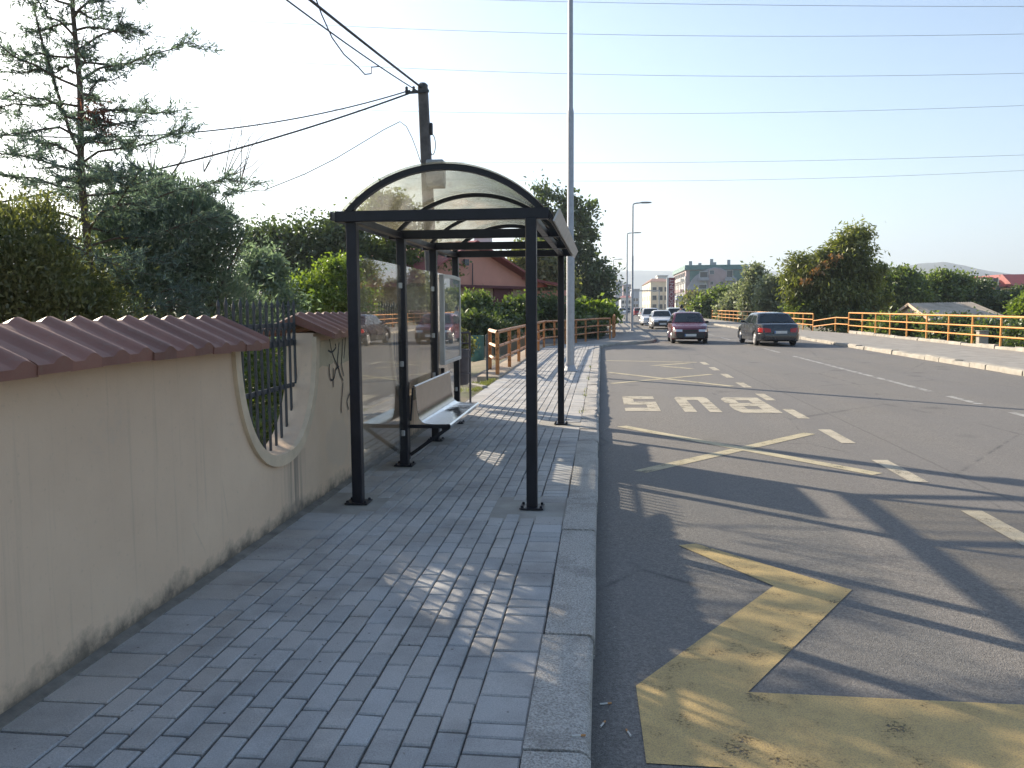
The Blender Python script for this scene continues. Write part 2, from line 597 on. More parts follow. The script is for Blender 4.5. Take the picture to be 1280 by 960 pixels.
def tag(o, label=None, cat=None, group=None, kind=None):
    if label:
        o['label'] = label
    if cat:
        o['category'] = cat
    if group:
        o['group'] = group
    if kind:
        o['kind'] = kind
    return o
def struct(o):
    o['kind'] = 'structure'
    return o
def thing(name, label, cat, loc=(0, 0, 0), rz=0.0, group=None):
    o = bpy.data.objects.new(name, None)
    o.empty_display_size = .2
    COL.objects.link(o)
    o.location = loc
    o.rotation_euler = (0, 0, rz)
    return tag(o, label, cat, group)
def kids(o):
    return [c for c in COL.objects if c.parent == o]
def copy_tree(o, parent=None, ch=None):
    ch = ch or {}
    c = o.copy()
    COL.objects.link(c)
    c.parent = parent
    for k in kids(o):
        copy_tree(k, c)
    return c

def smooth01(t):
    t = max(0.0, min(1.0, t))
    return t * t * (3 - 2 * t)
def interp(x, pts):
    if x <= pts[0][0]:
        return pts[0][1]
    for (a, fa), (b, fb) in zip(pts, pts[1:]):
        if x <= b:
            return fa + (fb - fa) * (x - a) / (b - a)
    return pts[-1][1]
# ------------------------------------------------------------------ terrain
def kerb_x(y):                                # outer edge of the left pavement
    return interp(y, [(34.0, -.03), (35.5, .15), (37.0, .75), (38.2, 1.7), (39.4, 2.45), (41.5, 2.72), (60, 2.78)])
def rail_x(y):                                # line of the left railing
    return interp(y, [(33.5, -2.42), (38.0, -.75), (40.5, .25), (43.0, .62), (60, .85)])
def ground_z(x, y):
    z = -.22
    fade = 1 - smooth01((y - 130) / 60) if y > 0 else 1.0
    re = 14.75 if y < 49 else 13.6
    if x > re:
        z -= 2.6 * smooth01((x - re) / 4.0) * fade
    le = -2.45 if y < 17.5 else rail_x(y) - .55
    if x < le:
        if y < 17.5:
            z = -.05
        else:
            k = smooth01((y - 17.5) / 3)
            z = -.05 - k * (.12 + 1.5 * smooth01((le - x) / 7.0) * fade)
    z += .03 * mnoise.noise(Vector((x * .4, y * .4, 0))) if (x > re or x < le) else 0
    return z
xs = [-6000, -3000, -1500, -700, -350, -180, -110, -80] + [-62 + 2 * i for i in range(20)] + [-21.5 + .75 * i for i in range(24)] + \
     [-3.2, -2.8, -2.5, -2.0, -1, 0, 2, 4, 6, 8, 10, 12, 13.4, 14, 14.6] + [15 + .8 * i for i in range(12)] + [26 + 2 * i for i in range(22)] + [85, 110, 180, 350, 700, 1500, 3000, 6000]
ys = [-300, -100, -40, -20, -8, -4, 0, 4, 8, 11, 13] + [14 + .75 * i for i in range(48)] + [51 + 2 * i for i in range(30)] + [115, 125, 140, 155, 170, 190, 230, 300, 400, 600, 900, 1400, 2200, 3200, 5000, 8000]
xs = sorted(set(round(x, 3) for x in xs)); ys = sorted(set(ys))
mb = MB()
mb.v = [(x, y, ground_z(x, y)) for y in ys for x in xs]
nx = len(xs)
for j in range(len(ys) - 1):
    for i in range(nx - 1):
        mb.f.append((j * nx + i, j * nx + i + 1, (j + 1) * nx + i + 1, (j + 1) * nx + i)); mb.m.append(0)
struct(mb.build('ground', M['ground'], smooth=60))

RZ = -.12
def strip(name, x0, x1, y0, y1, z, mat, n=60, lx=None, rx=None, bottom=None):
    """sheet (or slab when bottom is given) between two edges along the street"""
    lx = lx or (lambda y: x0); rx = rx or (lambda y: x1)
    Y = [y0 + (y1 - y0) * (k / n) ** 1.6 for k in range(n + 1)]
    m_ = MB()
    if bottom is None:
        m_.loft([[(lx(y), y, z), (rx(y), y, z)] for y in Y], closed=False)
    else:
        m_.loft([[(lx(y), y, bottom), (lx(y), y, z), (rx(y), y, z), (rx(y), y, bottom)] for y in Y])
    return struct(m_.build(name, mat))
strip('road', -3.2, 10.15, -40, 900, RZ, M['asphalt'], 40)
strip('right_pavement', 10.3, 14.5, -20, 300, -.012, M['farwalk'], 40, rx=lambda y: 14.45 if y < 49 else 13.35, bottom=-.7)

# road markings -------------------------------------------------------------
MZ = RZ + .004
def ground_poly(m_, pts, z=MZ):
    m_.poly([(p[0], p[1], z) for p in pts])
def stroke(m_, a, b, w, z=MZ):
    a, b = Vector(a), Vector(b)
    d = (b - a).normalized()
    n = Vector((-d.y, d.x)) * w / 2
    ground_poly(m_, [a + n, a - n, b - n, b + n], z)
def marking(name, m_, mat):
    return struct(m_.build(name, mat))
m_ = MB()
for y in (-2.6, -.3, 2.0, 4.25, 6.55, 8.85, 11.15, 13.45, 15.9, 18.3, 20.7, 23.0, 25.2):
    stroke(m_, (3.08, y - .58), (3.08, y + .58), .17)
marking('bay_dashes', m_, M['paint_w'])
m_ = MB()
for a, b in ((-3.4, -2.0), (.2, 1.6), (3.4, 4.8), (6.6, 8.0), (9.5, 10.8), (12.5, 13.8), (14.9, 16.2), (17.1, 29.0)):
    stroke(m_, (6.5, a), (6.5, b), .14)
for k in range(8):
    stroke(m_, (6.5, 31 + k * 6), (6.5, 34 + k * 6), .14)
marking('centre_line', m_, M['paint_f'])
def quad_between(m_, p0, p1, w):
    stroke(m_, p0[:2], p1[:2], w)
m_ = MB()
A, B = gp(777, 533, RZ), gp(1097, 593, RZ)
C_, D_ = gp(1012, 542, RZ), gp(800, 590, RZ)
quad_between(m_, A, B, .17)
def cut_stroke(m_, C_, D_, A, B, w):          # second arm of a cross, cut where it meets the first one
    c, d, a, b = (Vector(p[:2]) for p in (C_, D_, A, B))
    e, f = d - c, b - a
    t = ((a - c).x * f.y - (a - c).y * f.x) / (e.x * f.y - e.y * f.x)
    x = c + e * t
    e.normalize(); f.normalize()
    g = w * .5 / max(.2, abs(e.x * f.y - e.y * f.x)) + w * .5 * abs(e.dot(f)) / max(.2, abs(e.x * f.y - e.y * f.x))
    stroke(m_, c, x - e * g, w); stroke(m_, x + e * g, d, w)
cut_stroke(m_, C_, D_, A, B, .17)
marking('near_cross_marking', m_, M['paint_c'])
m_ = MB()
A, B = gp(761, 465.5, RZ), gp(915, 483, RZ)
C_, D_ = gp(889, 468, RZ), gp(765, 479.5, RZ)
quad_between(m_, A, B, .17); cut_stroke(m_, C_, D_, A, B, .17)
marking('far_cross_marking', m_, M['paint_c'])
m_ = MB()
Z = [gp(755, 450.8, RZ), gp(871, 453, RZ), gp(815, 457.3, RZ), gp(865, 461, RZ)]
a, b, c, d = (Vector(p[:2]) for p in Z)
stroke(m_, a, b, .2); stroke(m_, b + (c - b).normalized() * .42 + Vector((0, -.06)), c, .2); stroke(m_, c + Vector((.28, -.17)), d, .2)
marking('far_zigzag_marking', m_, M['paint_c'])
m_ = MB()                                     # big yellow zigzag beside the kerb
g = lambda x, y: gp(x, y, RZ)
p1, p2, p3, p4, p5, p6 = g(848, 682), g(870, 680), g(1065, 738), g(967, 733), g(935, 866), g(795, 858)
p7, p8 = g(808, 955), g(1282, 882)
far1 = p5 + (p8 - p5) * 2.2
far2 = p7 + (far1 - p5)
m_.poly([(p.x, p.y, MZ) for p in (p1, p4, p3, p2)])
m_.poly([(p.x, p.y, MZ) for p in (p4, p6, p5, p3)])
m_.poly([(p.x, p.y, MZ) for p in (p6, p7, far2, far1, p5)])
marking('near_zigzag_marking', m_, M['paint_y'])
def glyph(m_, cells, x0, y0, w, h):
    """a letter made of non-overlapping cells on a unit square, read from oncoming traffic (turned by half a turn)"""
    for c in cells:
        ground_poly(m_, [(x0 + w * (1 - x), y0 + h * (1 - y)) for x, y in c])
def rc(x0, y0, x1, y1):
    return [(x0, y0), (x1, y0), (x1, y1), (x0, y1)]
GL = {
 'S': [rc(0, .8, 1, 1), rc(0, .6, .33, .8), rc(0, .4, 1, .6), rc(.67, .2, 1, .4), rc(0, 0, 1, .2)],
 'U': [rc(0, .22, .33, 1), rc(.67, .22, 1, 1), [(.08, 0), (.92, 0), (1, .1), (1, .22), (0, .22), (0, .1)]],
 'B': [rc(0, 0, .33, 1), [(.33, .8), (1, .8), (.9, 1), (.33, 1)], rc(.67, .6, 1, .8), [(.33, .4), (.9, .4), (.96, .5), (1, .6), (.33, .6)],
       rc(.67, .2, 1, .4), [(.33, 0), (.88, 0), (1, .12), (1, .2), (.33, .2)]],
}
m_ = MB()
s0, s1 = gp(780, 495, RZ), gp(960, 514, RZ)
glyph(m_, GL['S'], .40, 13.62, .58, 2.25)
glyph(m_, GL['U'], 1.36, 13.55, .60, 2.25)
glyph(m_, GL['B'], 2.20, 13.5, .70, 2.25)
marking('bus_lettering', m_, M['paint_w'])

# left pavement -------------------------------------------------------------
strip('pavement_base', -2.34, -.27, -6, 35, -.016, M['sand'], 20, bottom=-.6)
strip('far_pavement', -2.4, 2.7, 35, 380, .0, M['farwalk'], 90, lx=lambda y: rail_x(y) - .2, rx=lambda y: kerb_x(y) - .22, bottom=-.6)
FEET = []                                     # patches of concrete round the shelter posts
post_near_r, post_near_l = gp(668, 635), gp(448, 630)
XB = -1.985
XF = -.545
FY = [6.50, 8.12, 9.70, 11.2]
post_xy = [(XB, y) for y in FY] + [(XF, FY[0] - .05), (XF, FY[3])]
patches = [(x - .19, x + .17, y - .16, y + .17) for x, y in post_xy]
def in_patch(x0, x1, y0, y1):
    return any(x1 > a and x0 < b and y1 > c and y0 < d for a, b, c, d in patches)
mb = MB()
pcol = []
def brick(x0, x1, y0, y1):
    if in_patch(x0, x1, y0, y1):
        return
    j = rnd.uniform
    cx, cy = (x0 + x1) / 2, (y0 + y1) / 2
    und = .006 * mnoise.noise(Vector((cx * .9, cy * .9, 3)))
    dx, dy = j(-.0022, .0022), j(-.003, .003)
    z = [j(-.0018, .0018) + und for _ in range(4)]
    rz = j(-.010, .010)
    gap = .0036 + .0016 * (mnoise.noise(Vector((cx, cy, 9))) + .5)
    b = .0065
    P8 = []
    for ins, zz in ((gap, -.03), (gap, -b), (gap + b, 0)):
        for k, (u, w_) in enumerate(((x0 + ins, y0 + ins + .0022), (x1 - ins, y0 + ins + .0022), (x1 - ins, y1 - ins - .0022), (x0 + ins, y1 - ins - .0022))):
            px, py = u - cx, w_ - cy
            P8.append((cx + px - py * rz + dx, cy + py + px * rz + dy, zz + z[k]))
    mb.mesh(P8, [(0, 1, 5, 4), (1, 2, 6, 5), (2, 3, 7, 6), (3, 0, 4, 7), (4, 5, 9, 8), (5, 6, 10, 9), (6, 7, 11, 10), (7, 4, 8, 11), (8, 9, 10, 11)])
    g_ = .44 * (1 + j(-.09, .09))
    w_ = j(-.012, .012)
    c = (g_ * 1.0 + w_, g_ * .975, g_ * .93 - w_, 1)
    pcol.extend([c] * 12)
BW, BL = .1155, .228
ncol = 13
x00 = -.50 - ncol * BW
for i in range(ncol):
    off = (i % 2) * BL / 2 + rnd.uniform(-.012, .012)
    y = .2 - off
    while y < 35:
        brick(x00 + i * BW, x00 + (i + 1) * BW, y, y + BL)
        y += BL
y = .2
while y < 35:                                 # wide blocks laid against the kerb and along the wall
    h_ = .113 if int(y * 3.7) % 5 == 0 else .226
    brick(-.50, -.277, y, y + h_); y += h_
y = .15
xl = x00 - .295
while y < 35:
    brick(xl, x00, y, y + .24); y += .24
pav = mb.build('pavement', M['paver'])
ca = pav.data.color_attributes.new('Col', 'FLOAT_COLOR', 'POINT')
ca.data.foreach_set('color', np.array(pcol, dtype=np.float32).ravel())
struct(pav)
mb = MB()
for a, b, c, d in patches:
    a2, b2, c2, d2 = a - .22, b + .20, c - .26, d + .24
    pts = []
    for k in range(20):
        t = 2 * PI * k / 20
        rr = 1 + .10 * mnoise.noise(Vector((math.cos(t) * 1.5 + a, math.sin(t) * 1.5 + c, 0)))
        ex = abs(math.cos(t)) ** .45 * (1 if math.cos(t) > 0 else -1); ey = abs(math.sin(t)) ** .45 * (1 if math.sin(t) > 0 else -1)
        pts.append(((a2 + b2) / 2 + ex * rr * (b2 - a2) / 2, (c2 + d2) / 2 + ey * rr * (d2 - c2) / 2, -.03))
    mb.prism(pts, (0, 0, .0265))
struct(mb.build('concrete_patch', M['conc'], bevel=.003))
mb = MB()                                     # mortar gutter at the foot of the wall
yy = [-3 + .3 * k for k in range(52)]
mb.loft([[(-2.36, y, -.1), (-2.36, y, .028 + .012 * mnoise.noise(Vector((0, y * 2, 0)))), (xl + .01 + .012 * mnoise.noise(Vector((4, y * 3, 0))), y, .005), (xl + .02, y, -.03)] for y in yy if y < 12.5])
struct(mb.build('wall_foot_mortar', P('dirty_mortar', (.19, .175, .15), .95, var=.35, vs=7, bump=.6, bs=40), smooth=50))

def stones(name, mat, path, width, h, length, rough=lambda y: 0.0, inward=-1, y_lim=None, zb=-.35, jit=.006):
    """row of kerb stones following an edge line"""
    m_ = MB()
    k = 0
    y = path[0]
    fx = path[2]
    while y < path[1]:
        y1 = y + length * rnd.uniform(.93, 1.07)
        n = 7
        rings = []
        dz, dx = rnd.uniform(-jit, jit), rnd.uniform(-jit, jit)
        tl = rnd.uniform(-jit, jit)
        for q in range(n + 1):
            yy_ = y + .008 + (y1 - y - .016) * q / n
            r_ = rough(yy_)
            def wob(s_):
                return r_ * mnoise.noise(Vector((yy_ * 6.5, s_ * 7.7, .3))) + .4 * r_ * mnoise.noise(Vector((yy_ * 17, s_ * 3.1, .8)))
            e = fx(yy_) + dx
            i_ = e + inward * width
            sg = -inward
            zt = h + dz + tl * (q / n - .5)
            rings.append([(i_, yy_, zb), (i_, yy_, zt + wob(9) * .3), (e - sg * (.034 + abs(wob(1)) * .8), yy_, zt + wob(2) * .4), (e - sg * (.012 + abs(wob(3))), yy_, zt - .006 - abs(wob(4))),
                          (e - sg * abs(wob(5)) * .6, yy_, zt - .024 - abs(wob(6)) * .7), (e, yy_, RZ - .02), (e, yy_, zb)])
        m_.loft(rings)
        y = y1
    return struct(m_.build(name, mat, smooth=40))
stones('kerb', M['kerb'], (-2.2, 34.2, lambda y: -.03), .245, .002, 1.0, rough=lambda y: .012 if y < 11.4 else .075)
stones('far_kerb', M['kerb2'], (34.2, 140, kerb_x), .22, .002, 1.0, rough=lambda y: .02)
stones('right_kerb', M['kerb2'], (2, 160, lambda y: 10.06 + .02 * math.sin(y * .3)), .26, .015, 1.0, rough=lambda y: .03, inward=1, jit=.022)
# concrete beam under the left railing and rough edging where it begins
mb = MB()
yy = [18.3 + .5 * k for k in range(34)]
mb.loft([[(rail_x(y) - .36, y, -.7), (rail_x(y) - .36, y, .05), (rail_x(y) + .10, y, .05), (rail_x(y) + .13, y, .035), (rail_x(y) + .13, y, -.7)] for y in yy])
struct(mb.build('railing_footing', P('pale_tan_concrete', (.40, .32, .23), .9, var=.2, vs=2, bump=.4, bs=50), smooth=30))
mb = MB()
for k in range(9):
    c = Vector((-2.36 - .12 * k + rnd.uniform(-.02, .02), 16.3 + .16 * k + rnd.uniform(-.03, .03), -.02))
    mb.box(c, (.26, .12, .13), Euler((0, 0, R(-50) + rnd.uniform(-.2, .2))).to_matrix())
struct(mb.build('stone_edging', M['kerb2'], bevel=.012))
# right pavement back edging blocks
stones('right_back_kerb', M['kerb2'], (12, 49, lambda y: 14.2), .22, .11, 1.5, rough=lambda y: .05, inward=1, zb=-.4, jit=.03)
# ------------------------------------------------------------------ garden wall
WX0, WX1 = -2.335, -2.56
WTOP = 1.40
OPEN = [1.89, 5.79, 9.69]                     # centres of the U-shaped openings
OW, OB = .715, .53                            # half width, sill height
WEND = 12.4
def sill(y):
    """bottom height of the opening at y, or None"""
    for c in OPEN:
        t = (y - c) / OW
        if abs(t) <= 1.0:
            return WTOP - (WTOP - OB) * math.sqrt(max(0, 1 - abs(t) ** 2.3)) ** .92
    return None
ysamp = [-4.0]
for c in OPEN:
    ysamp.append(c - OW)
    for k in range(49):
        t = -math.cos(PI * k / 48)
        ysamp.append(c + t * OW)
    ysamp.append(c + OW)
ysamp.append(WEND)
wall = thing('garden_wall', 'long cream stucco garden wall with U-shaped openings and red tile coping beside the pavement', 'wall', (WX0, 4, 0))
def rel(m_, o):
    x, y, z = o.location
    m_.v = [(a - x, b - y, c - z) for a, b, c in m_.v]
    return m_
mb = MB()
rings = []
for y in ysamp:
    h = sill(y) if sill(y) is not None else WTOP
    rings.append([(WX0, y, -.25), (WX0, y, h), (WX1, y, h), (WX1, y, -.25)])
mb.loft(rings)
# stucco keeps its own mesh origin at the street's zero so the dirt sits at the foot
wb = rel(mb, wall).build('wall_body', M['stucco'], wall, smooth=25)
for c in OPEN:                                # raised surround round each opening
    mb = MB()
    rr = []
    N = 40
    pts = []
    for k in range(N + 1):
        t = -math.cos(PI * k / N)
        y = c + t * OW * .999
        pts.append(Vector((0, y, sill(y))))
    pts = [Vector((0, c - OW, WTOP - .03))] + pts[1:-1] + [Vector((0, c + OW, WTOP - .03))]
    for k, p in enumerate(pts):
        d = (pts[min(k + 1, len(pts) - 1)] - pts[max(k - 1, 0)]).normalized()
        n = Vector((0, d.z, -d.y))            # away from the opening
        w = .075
        q0, q1 = p - n * .004, p + n * w
        rr.append([(WX0 - .01, q0.y, q0.z), (WX0 + .028, q0.y, q0.z), (WX0 + .028, q1.y, q1.z), (WX0 - .01, q1.y, q1.z)])
    mb.loft(rr)
    rel(mb, wall).build('opening_surround', M['trim'], wall, smooth=35)
def coping(y0, y1, period=.208):
    m_ = MB()
    k0, k1 = math.floor(y0 / period), math.ceil(y1 / period)
    for q in range(k0, k1):                    # one tile after another, each a little out of line
        ya, yb = max(y0, q * period + .001), min(y1, (q + 1) * period + .012)
        if yb - ya < .03:
            continue
        dz, dx, tl = rnd.uniform(-.004, .004), rnd.uniform(-.010, .010), rnd.uniform(-.007, .007)
        rings = []
        for k in range(11):
            y = ya + (yb - ya) * k / 10
            ph = (y - q * period) / period
            # flat pan, then a rounded rib
            h = .028 * (math.sin(PI * (ph - .45) / .55) ** .8 if .45 < ph < 1 else 0.0)
            sag = .006 * math.sin(y * 2.1) + dz + tl * (ph - .5)
            xf, xr, xk = -2.135 + dx, -2.47, -2.80
            ze, zr, zk = 1.395 + sag, 1.545 + sag * .5, 1.40 + sag
            t = .046
            rings.append([(xf, y, ze - t), (xf + .004, y, ze + h - .008), (xf - .012, y, ze + h + .004), (xr, y, zr + h * .9), (xk, y, zk + h), (xk, y, zk - t), (xr, y, zr - t - .03)])
        m_.loft(rings)
    rel(m_, wall).build('coping', M['tile'], wall, smooth=32)
coping(-4.05, OPEN[0] - OW + .03)
coping(OPEN[0] + OW - .03, OPEN[1] - OW + .05)
coping(OPEN[1] + OW - .03, OPEN[2] - OW + .03)
coping(OPEN[2] + OW - .03, WEND + .08)
# repainted patch and scribble on the far piece of wall
mb = MB()
pp = [(6.62, 1.33), (7.5, 1.34), (7.5, 1.12), (7.2, 1.10), (7.0, 1.13), (6.85, 1.10), (6.70, 1.12), (6.60, 1.10)]
mb.prism([(WX0 + .0025, y, z) for y, z in pp], (.002, 0, 0))
rel(mb, wall).build('repainted_patch', P('fresh_cream_paint', (.54, .445, .30), .9, bump=.2, bs=70), wall)
def scribble(curves):
    m_ = MB()
    for cv in curves:
        pts = []
        for (x, y) in cv:
            d = ray(x, y)
            t = (WX0 + .008 - CAM.x) / d.x
            pts.append(CAM + d * t)
        sm = []
        for k in range(len(pts) - 1):
            p0, p1, p2, p3 = pts[max(k - 1, 0)], pts[k], pts[k + 1], pts[min(k + 2, len(pts) - 1)]
            for q in range(5):
                t = q / 5
                sm.append(.5 * ((2 * p1) + (p2 - p0) * t + (2 * p0 - 5 * p1 + 4 * p2 - p3) * t * t + (3 * p1 - p0 - 3 * p2 + p3) * t ** 3))
        sm.append(pts[-1])
        for a, b in zip(sm, sm[1:]):
            d = (b - a)
            if d.length > 1e-5:
                d.normalize()
                n = Vector((0, -d.z, d.y)) * .0085
                m_.mesh([a - n, a + n, b + n, b - n], [(0, 1, 2, 3)])
    o = rel(m_, wall).build('graffiti', M['graf'], wall)
    o['label'] = 'black sprayed scribble with drips on the cream wall'
scribble([[(412, 424), (414, 436), (417, 446), (421, 455), (424, 462)], [(410, 438), (415, 440), (420, 434), (419, 430)],
          [(424, 428), (423, 440), (422, 452), (425, 466), (429, 476)], [(428, 424), (428, 440), (427, 455), (430, 470)],
          [(432, 420), (431, 436), (430, 448)], [(412, 455), (412, 466), (414, 475), (418, 472), (420, 462), (424, 458)],
          [(417, 460), (417, 478), (417, 484)], [(429, 478), (428, 492), (427, 505), (427, 516)], [(437, 492), (434, 502), (436, 512)]])

def fence_bars(c, label):
    fo = thing('iron_fence', label, 'fence', (-2.485, c, 0), 0, 'iron fence panels in the wall openings')
    x = 0.0
    for z, h in ((1.47, .035), (1.325, .045), (.985, .035)):
        hw = OW + .02 if z > 1.4 else OW * (1 - ((WTOP - z) / (WTOP - OB)) ** 3.0) ** .5 + .05
        m_ = MB(); m_.box((x, 0, z), (.016, 2 * hw, h))
        m_.build('rail', M['iron'], fo, bevel=.003)
    n = 13
    for k in range(n):
        y = -OW + .055 + k * (2 * OW - .11) / (n - 1)
        zb = max(sill(c + y) - .03, .3)
        zt = 1.60 + .012 * math.sin(k * 2.3)
        m_ = MB()
        m_.box((x + .014, y, (zb + zt) / 2), (.016, .017, zt - zb))
        m_.lathe([(.011, zt), (.015, zt + .02), (.001, zt + .07)], (x + .014, y, 0), 6)
        m_.build('bar', M['iron'], fo)
    m_ = MB()
    for k in range(n - 1):
        y = -OW + .055 + (k + .5) * (2 * OW - .11) / (n - 1)
        ring = [Vector((x + .012, y + .038 * math.cos(t), 1.398 + .05 * math.sin(t))) for t in [2 * PI * q / 10 for q in range(11)]]
        m_.tube(ring, .007, 5)
    m_.build('ring_ornament', M['iron'], fo, smooth=50)
fence_bars(OPEN[1], 'dark grey iron fence with spiked bars in the U-shaped opening left of the bus shelter')
fence_bars(OPEN[2], 'dark grey iron fence in the wall opening behind the shelter glass and bench')
fence_bars(OPEN[0], 'dark grey iron fence in the wall opening nearest the viewer')

# ------------------------------------------------------------------ bus shelter
SH = thing('bus_shelter', 'black framed bus shelter with barrel-vaulted yellowed plastic roof and glass back', 'bus shelter', (-1.25, 8.9, 0))
PZ = 2.29
def sbuild(m_, name, mat, parent=SH, **kw):
    return rel(m_, SH).build(name, mat, parent, **kw)
for x, y in post_xy:
    m_ = MB(); m_.box((x, y, PZ / 2 + .004), (.085, .085, PZ - .008))
    p = sbuild(m_, 'post', M['black'], bevel=.006)
    m_ = MB(); m_.box((x, y, .010), (.19, .17, .012))
    for sx in (-.075, .075):
        for sy in (-.06, .06):
            m_.lathe([(.012, .012), (.012, .028), (.006, .034)], (x + sx, y + sy, 0), 8)
    sbuild(m_, 'base_plate', M['black'], p, bevel=.002)
XL, XR = -2.10, -.405
for k, y in enumerate(FY):
    m_ = MB(); m_.box(((XL + XR) / 2, y - (.05 if k == 0 else 0), PZ + .03), (XR - XL, .07, .085))
    sbuild(m_, 'cross_beam', M['black'], bevel=.005)
for x in (XB, XF):
    for a, b in zip(FY, FY[1:]):
        m_ = MB(); m_.box((x, (a + b) / 2, PZ + .02), (.06, b - a - .075, .06))
        sbuild(m_, 'side_beam', M['black'], bevel=.004)
AX0, AX1 = -2.03, -.44
acx, ahw, ah = (AX0 + AX1) / 2, (AX1 - AX0) / 2, .355
rad = (ahw ** 2 + ah ** 2) / (2 * ah)
acz = PZ + .07 + ah - rad
a0 = math.asin(ahw / rad)
def arc(y, r, n=32, s=1.0):
    return [Vector((acx + r * math.sin(a0 * s * (2 * k / n - 1)), y, acz + r * math.cos(a0 * s * (2 * k / n - 1)))) for k in range(n + 1)]
for k, y in enumerate(FY):
    y = y - (.05 if k == 0 else 0)
    m_ = MB()
    w, t = (.06, .045) if k in (0, 3) else (.045, .035)
    rings = [[(o_[0], y - w / 2, o_[2]), (o_[0], y + w / 2, o_[2]), (i_[0], y + w / 2, i_[2]), (i_[0], y - w / 2, i_[2])] for o_, i_ in zip(arc(y, rad - .003), arc(y, rad - t - .003))]
    m_.loft(rings)
    sbuild(m_, 'roof_arch', M['black'], smooth=30)
m_ = MB()
ya, yb = FY[0] - .12, FY[3] + .10
m_.loft([[*(tuple(p) for p in arc(y, rad + .001)), *(tuple(p) for p in reversed(arc(y, rad + .005)))] for y in [ya + (yb - ya) * q / 10 for q in range(11)]])
sbuild(m_, 'roof_sheet', M['poly'], smooth=30)
m_ = MB()                                     # pale edge strip along the street side of the roof
m_.loft([[(XR + .030, y, PZ - .03), (XR + .075, y, PZ + .062), (XR + .088, y, PZ + .057), (XR + .043, y, PZ - .035)] for y in (FY[0] - .10, FY[3] + .1)])
sbuild(m_, 'edge_strip', M['gutter'])
m_ = MB()
m_.loft([[(XR + .002, y, PZ - .02), (XR + .002, y, PZ + .06), (XR + .03, y, PZ + .01)] for y in (FY[0] - .06, FY[3] + .06)])
sbuild(m_, 'edge_rail', M['black'])
m_ = MB()
m_.loft([[(XL - .02, y, PZ - .0), (XL - .02, y, PZ + .07), (XL - .03, y, PZ + .07), (XL - .03, y, PZ - .0)] for y in (FY[0] - .10, FY[3] + .1)])
sbuild(m_, 'back_edge_strip', M['black'])
for k, (a, b) in enumerate(zip(FY, FY[1:])):
    m_ = MB()
    zb, zt = (.16, 2.02) if k == 0 else (.62, 2.02) if k == 1 else (.30, 2.02)
    m_.box((XB, (a + b) / 2, (zb + zt) / 2), (.008, b - a - .125, zt - zb))
    g_ = sbuild(m_, 'glass_panel', M['glass'])
    for yy_ in (a + .052, b - .052):
        for z in (zb + .18, (zb + zt) / 2 - .05, zt - .2):
            m_ = MB(); m_.box((XB, yy_, z), (.035, .032, .055))
            sbuild(m_, 'glass_clip', M['gutter'], g_, bevel=.004)

# bench hung between two back posts
BN = thing('bench', 'polished steel bench with leaning backrest on black brackets under the shelter', 'bench', (XB + .25, 9.0, 0))
def bbuild(m_, name, mat, **kw):
    return rel(m_, BN).build(name, mat, BN, **kw)
y0, y1 = FY[1] + .06, FY[2] + .42
m_ = MB()
prof = [(XB + .165, .445), (XB + .20, .425), (XB + .30, .417), (XB + .42, .42), (XB + .455, .422), (XB + .468, .408), (XB + .466, .375)]
th = .005
m_.loft([[(x, y, z) for x, z in prof] + [(x - (.005 if k > 4 else 0), y, z - th) for k, (x, z) in reversed(list(enumerate(prof)))] for y in (y0, y1)])
bbuild(m_, 'seat', M['steel'], smooth=40)
m_ = MB()
prof = [(XB + .084, .80), (XB + .096, .812), (XB + .108, .80), (XB + .124, .56), (XB + .143, .475), (XB + .165, .4475)]
m_.loft([[(x, y, z) for x, z in prof] + [(x - th, y, z - .001) for x, z in reversed(prof)] for y in (y0, y1)])
bbuild(m_, 'backrest', M['steel_back'], smooth=40)
for y in (y0 + .012, y1 - .02):
    m_ = MB()
    m_.bar((XB + .04, y, .392), (XB + .46, y, .392), .035, .035)
    m_.bar((XB + .045, y, .10), (XB + .445, y, .385), .035, .035)
    m_.bar((XB + .02, y, .85), (XB + .02, y, .05), .04, .04)
    m_.bar((XB + .05, y, .45), (XB + .078, y, .79), .03, .015)
    bbuild(m_, 'bracket', M['black'], bevel=.003)

# notice case in the last bay
NBd = thing('notice_board', 'pale framed timetable case with curved top fixed in the last bay of the shelter', 'notice board', (XB + .05, 10.4, 1.4))
ny0, ny1, nz0, nz1 = 9.90, 11.10, .90, 2.0
m_ = MB()
xo = XB + .055
def loopyz(ins):
    pts = [(ny0 + ins, nz0 + ins), (ny1 - ins, nz0 + ins)]
    for k in range(9):
        t = k / 8
        y = ny1 - ins - t * (ny1 - ny0 - 2 * ins)
        pts.append((y, nz1 - ins + .012 * math.sin(PI * t)))
    return pts
o_, i_ = loopyz(0), loopyz(.045)
n = len(o_)
vs = [(xo - .03, y, z) for y, z in o_] + [(xo + .03, y, z) for y, z in o_] + [(xo + .03, y, z) for y, z in i_] + [(xo - .03, y, z) for y, z in i_]
fs = []
for k in range(n):
    k2 = (k + 1) % n
    for q in range(4):
        a_, b_ = q * n, ((q + 1) % 4) * n
        fs.append((a_ + k, a_ + k2, b_ + k2, b_ + k))
m_.mesh(vs, fs)
rel(m_, NBd).build('frame', M['gutter'], NBd, bevel=.004)
m_ = MB(); m_.prism([(xo - .012, y, z) for y, z in loopyz(.046)], (.014, 0, 0))
rel(m_, NBd).build('back_panel', M['paper'], NBd)
m_ = MB(); m_.prism([(xo + .018, y, z) for y, z in loopyz(.046)], (.004, 0, 0))
rel(m_, NBd).build('cover_glass', M['glass'], NBd)

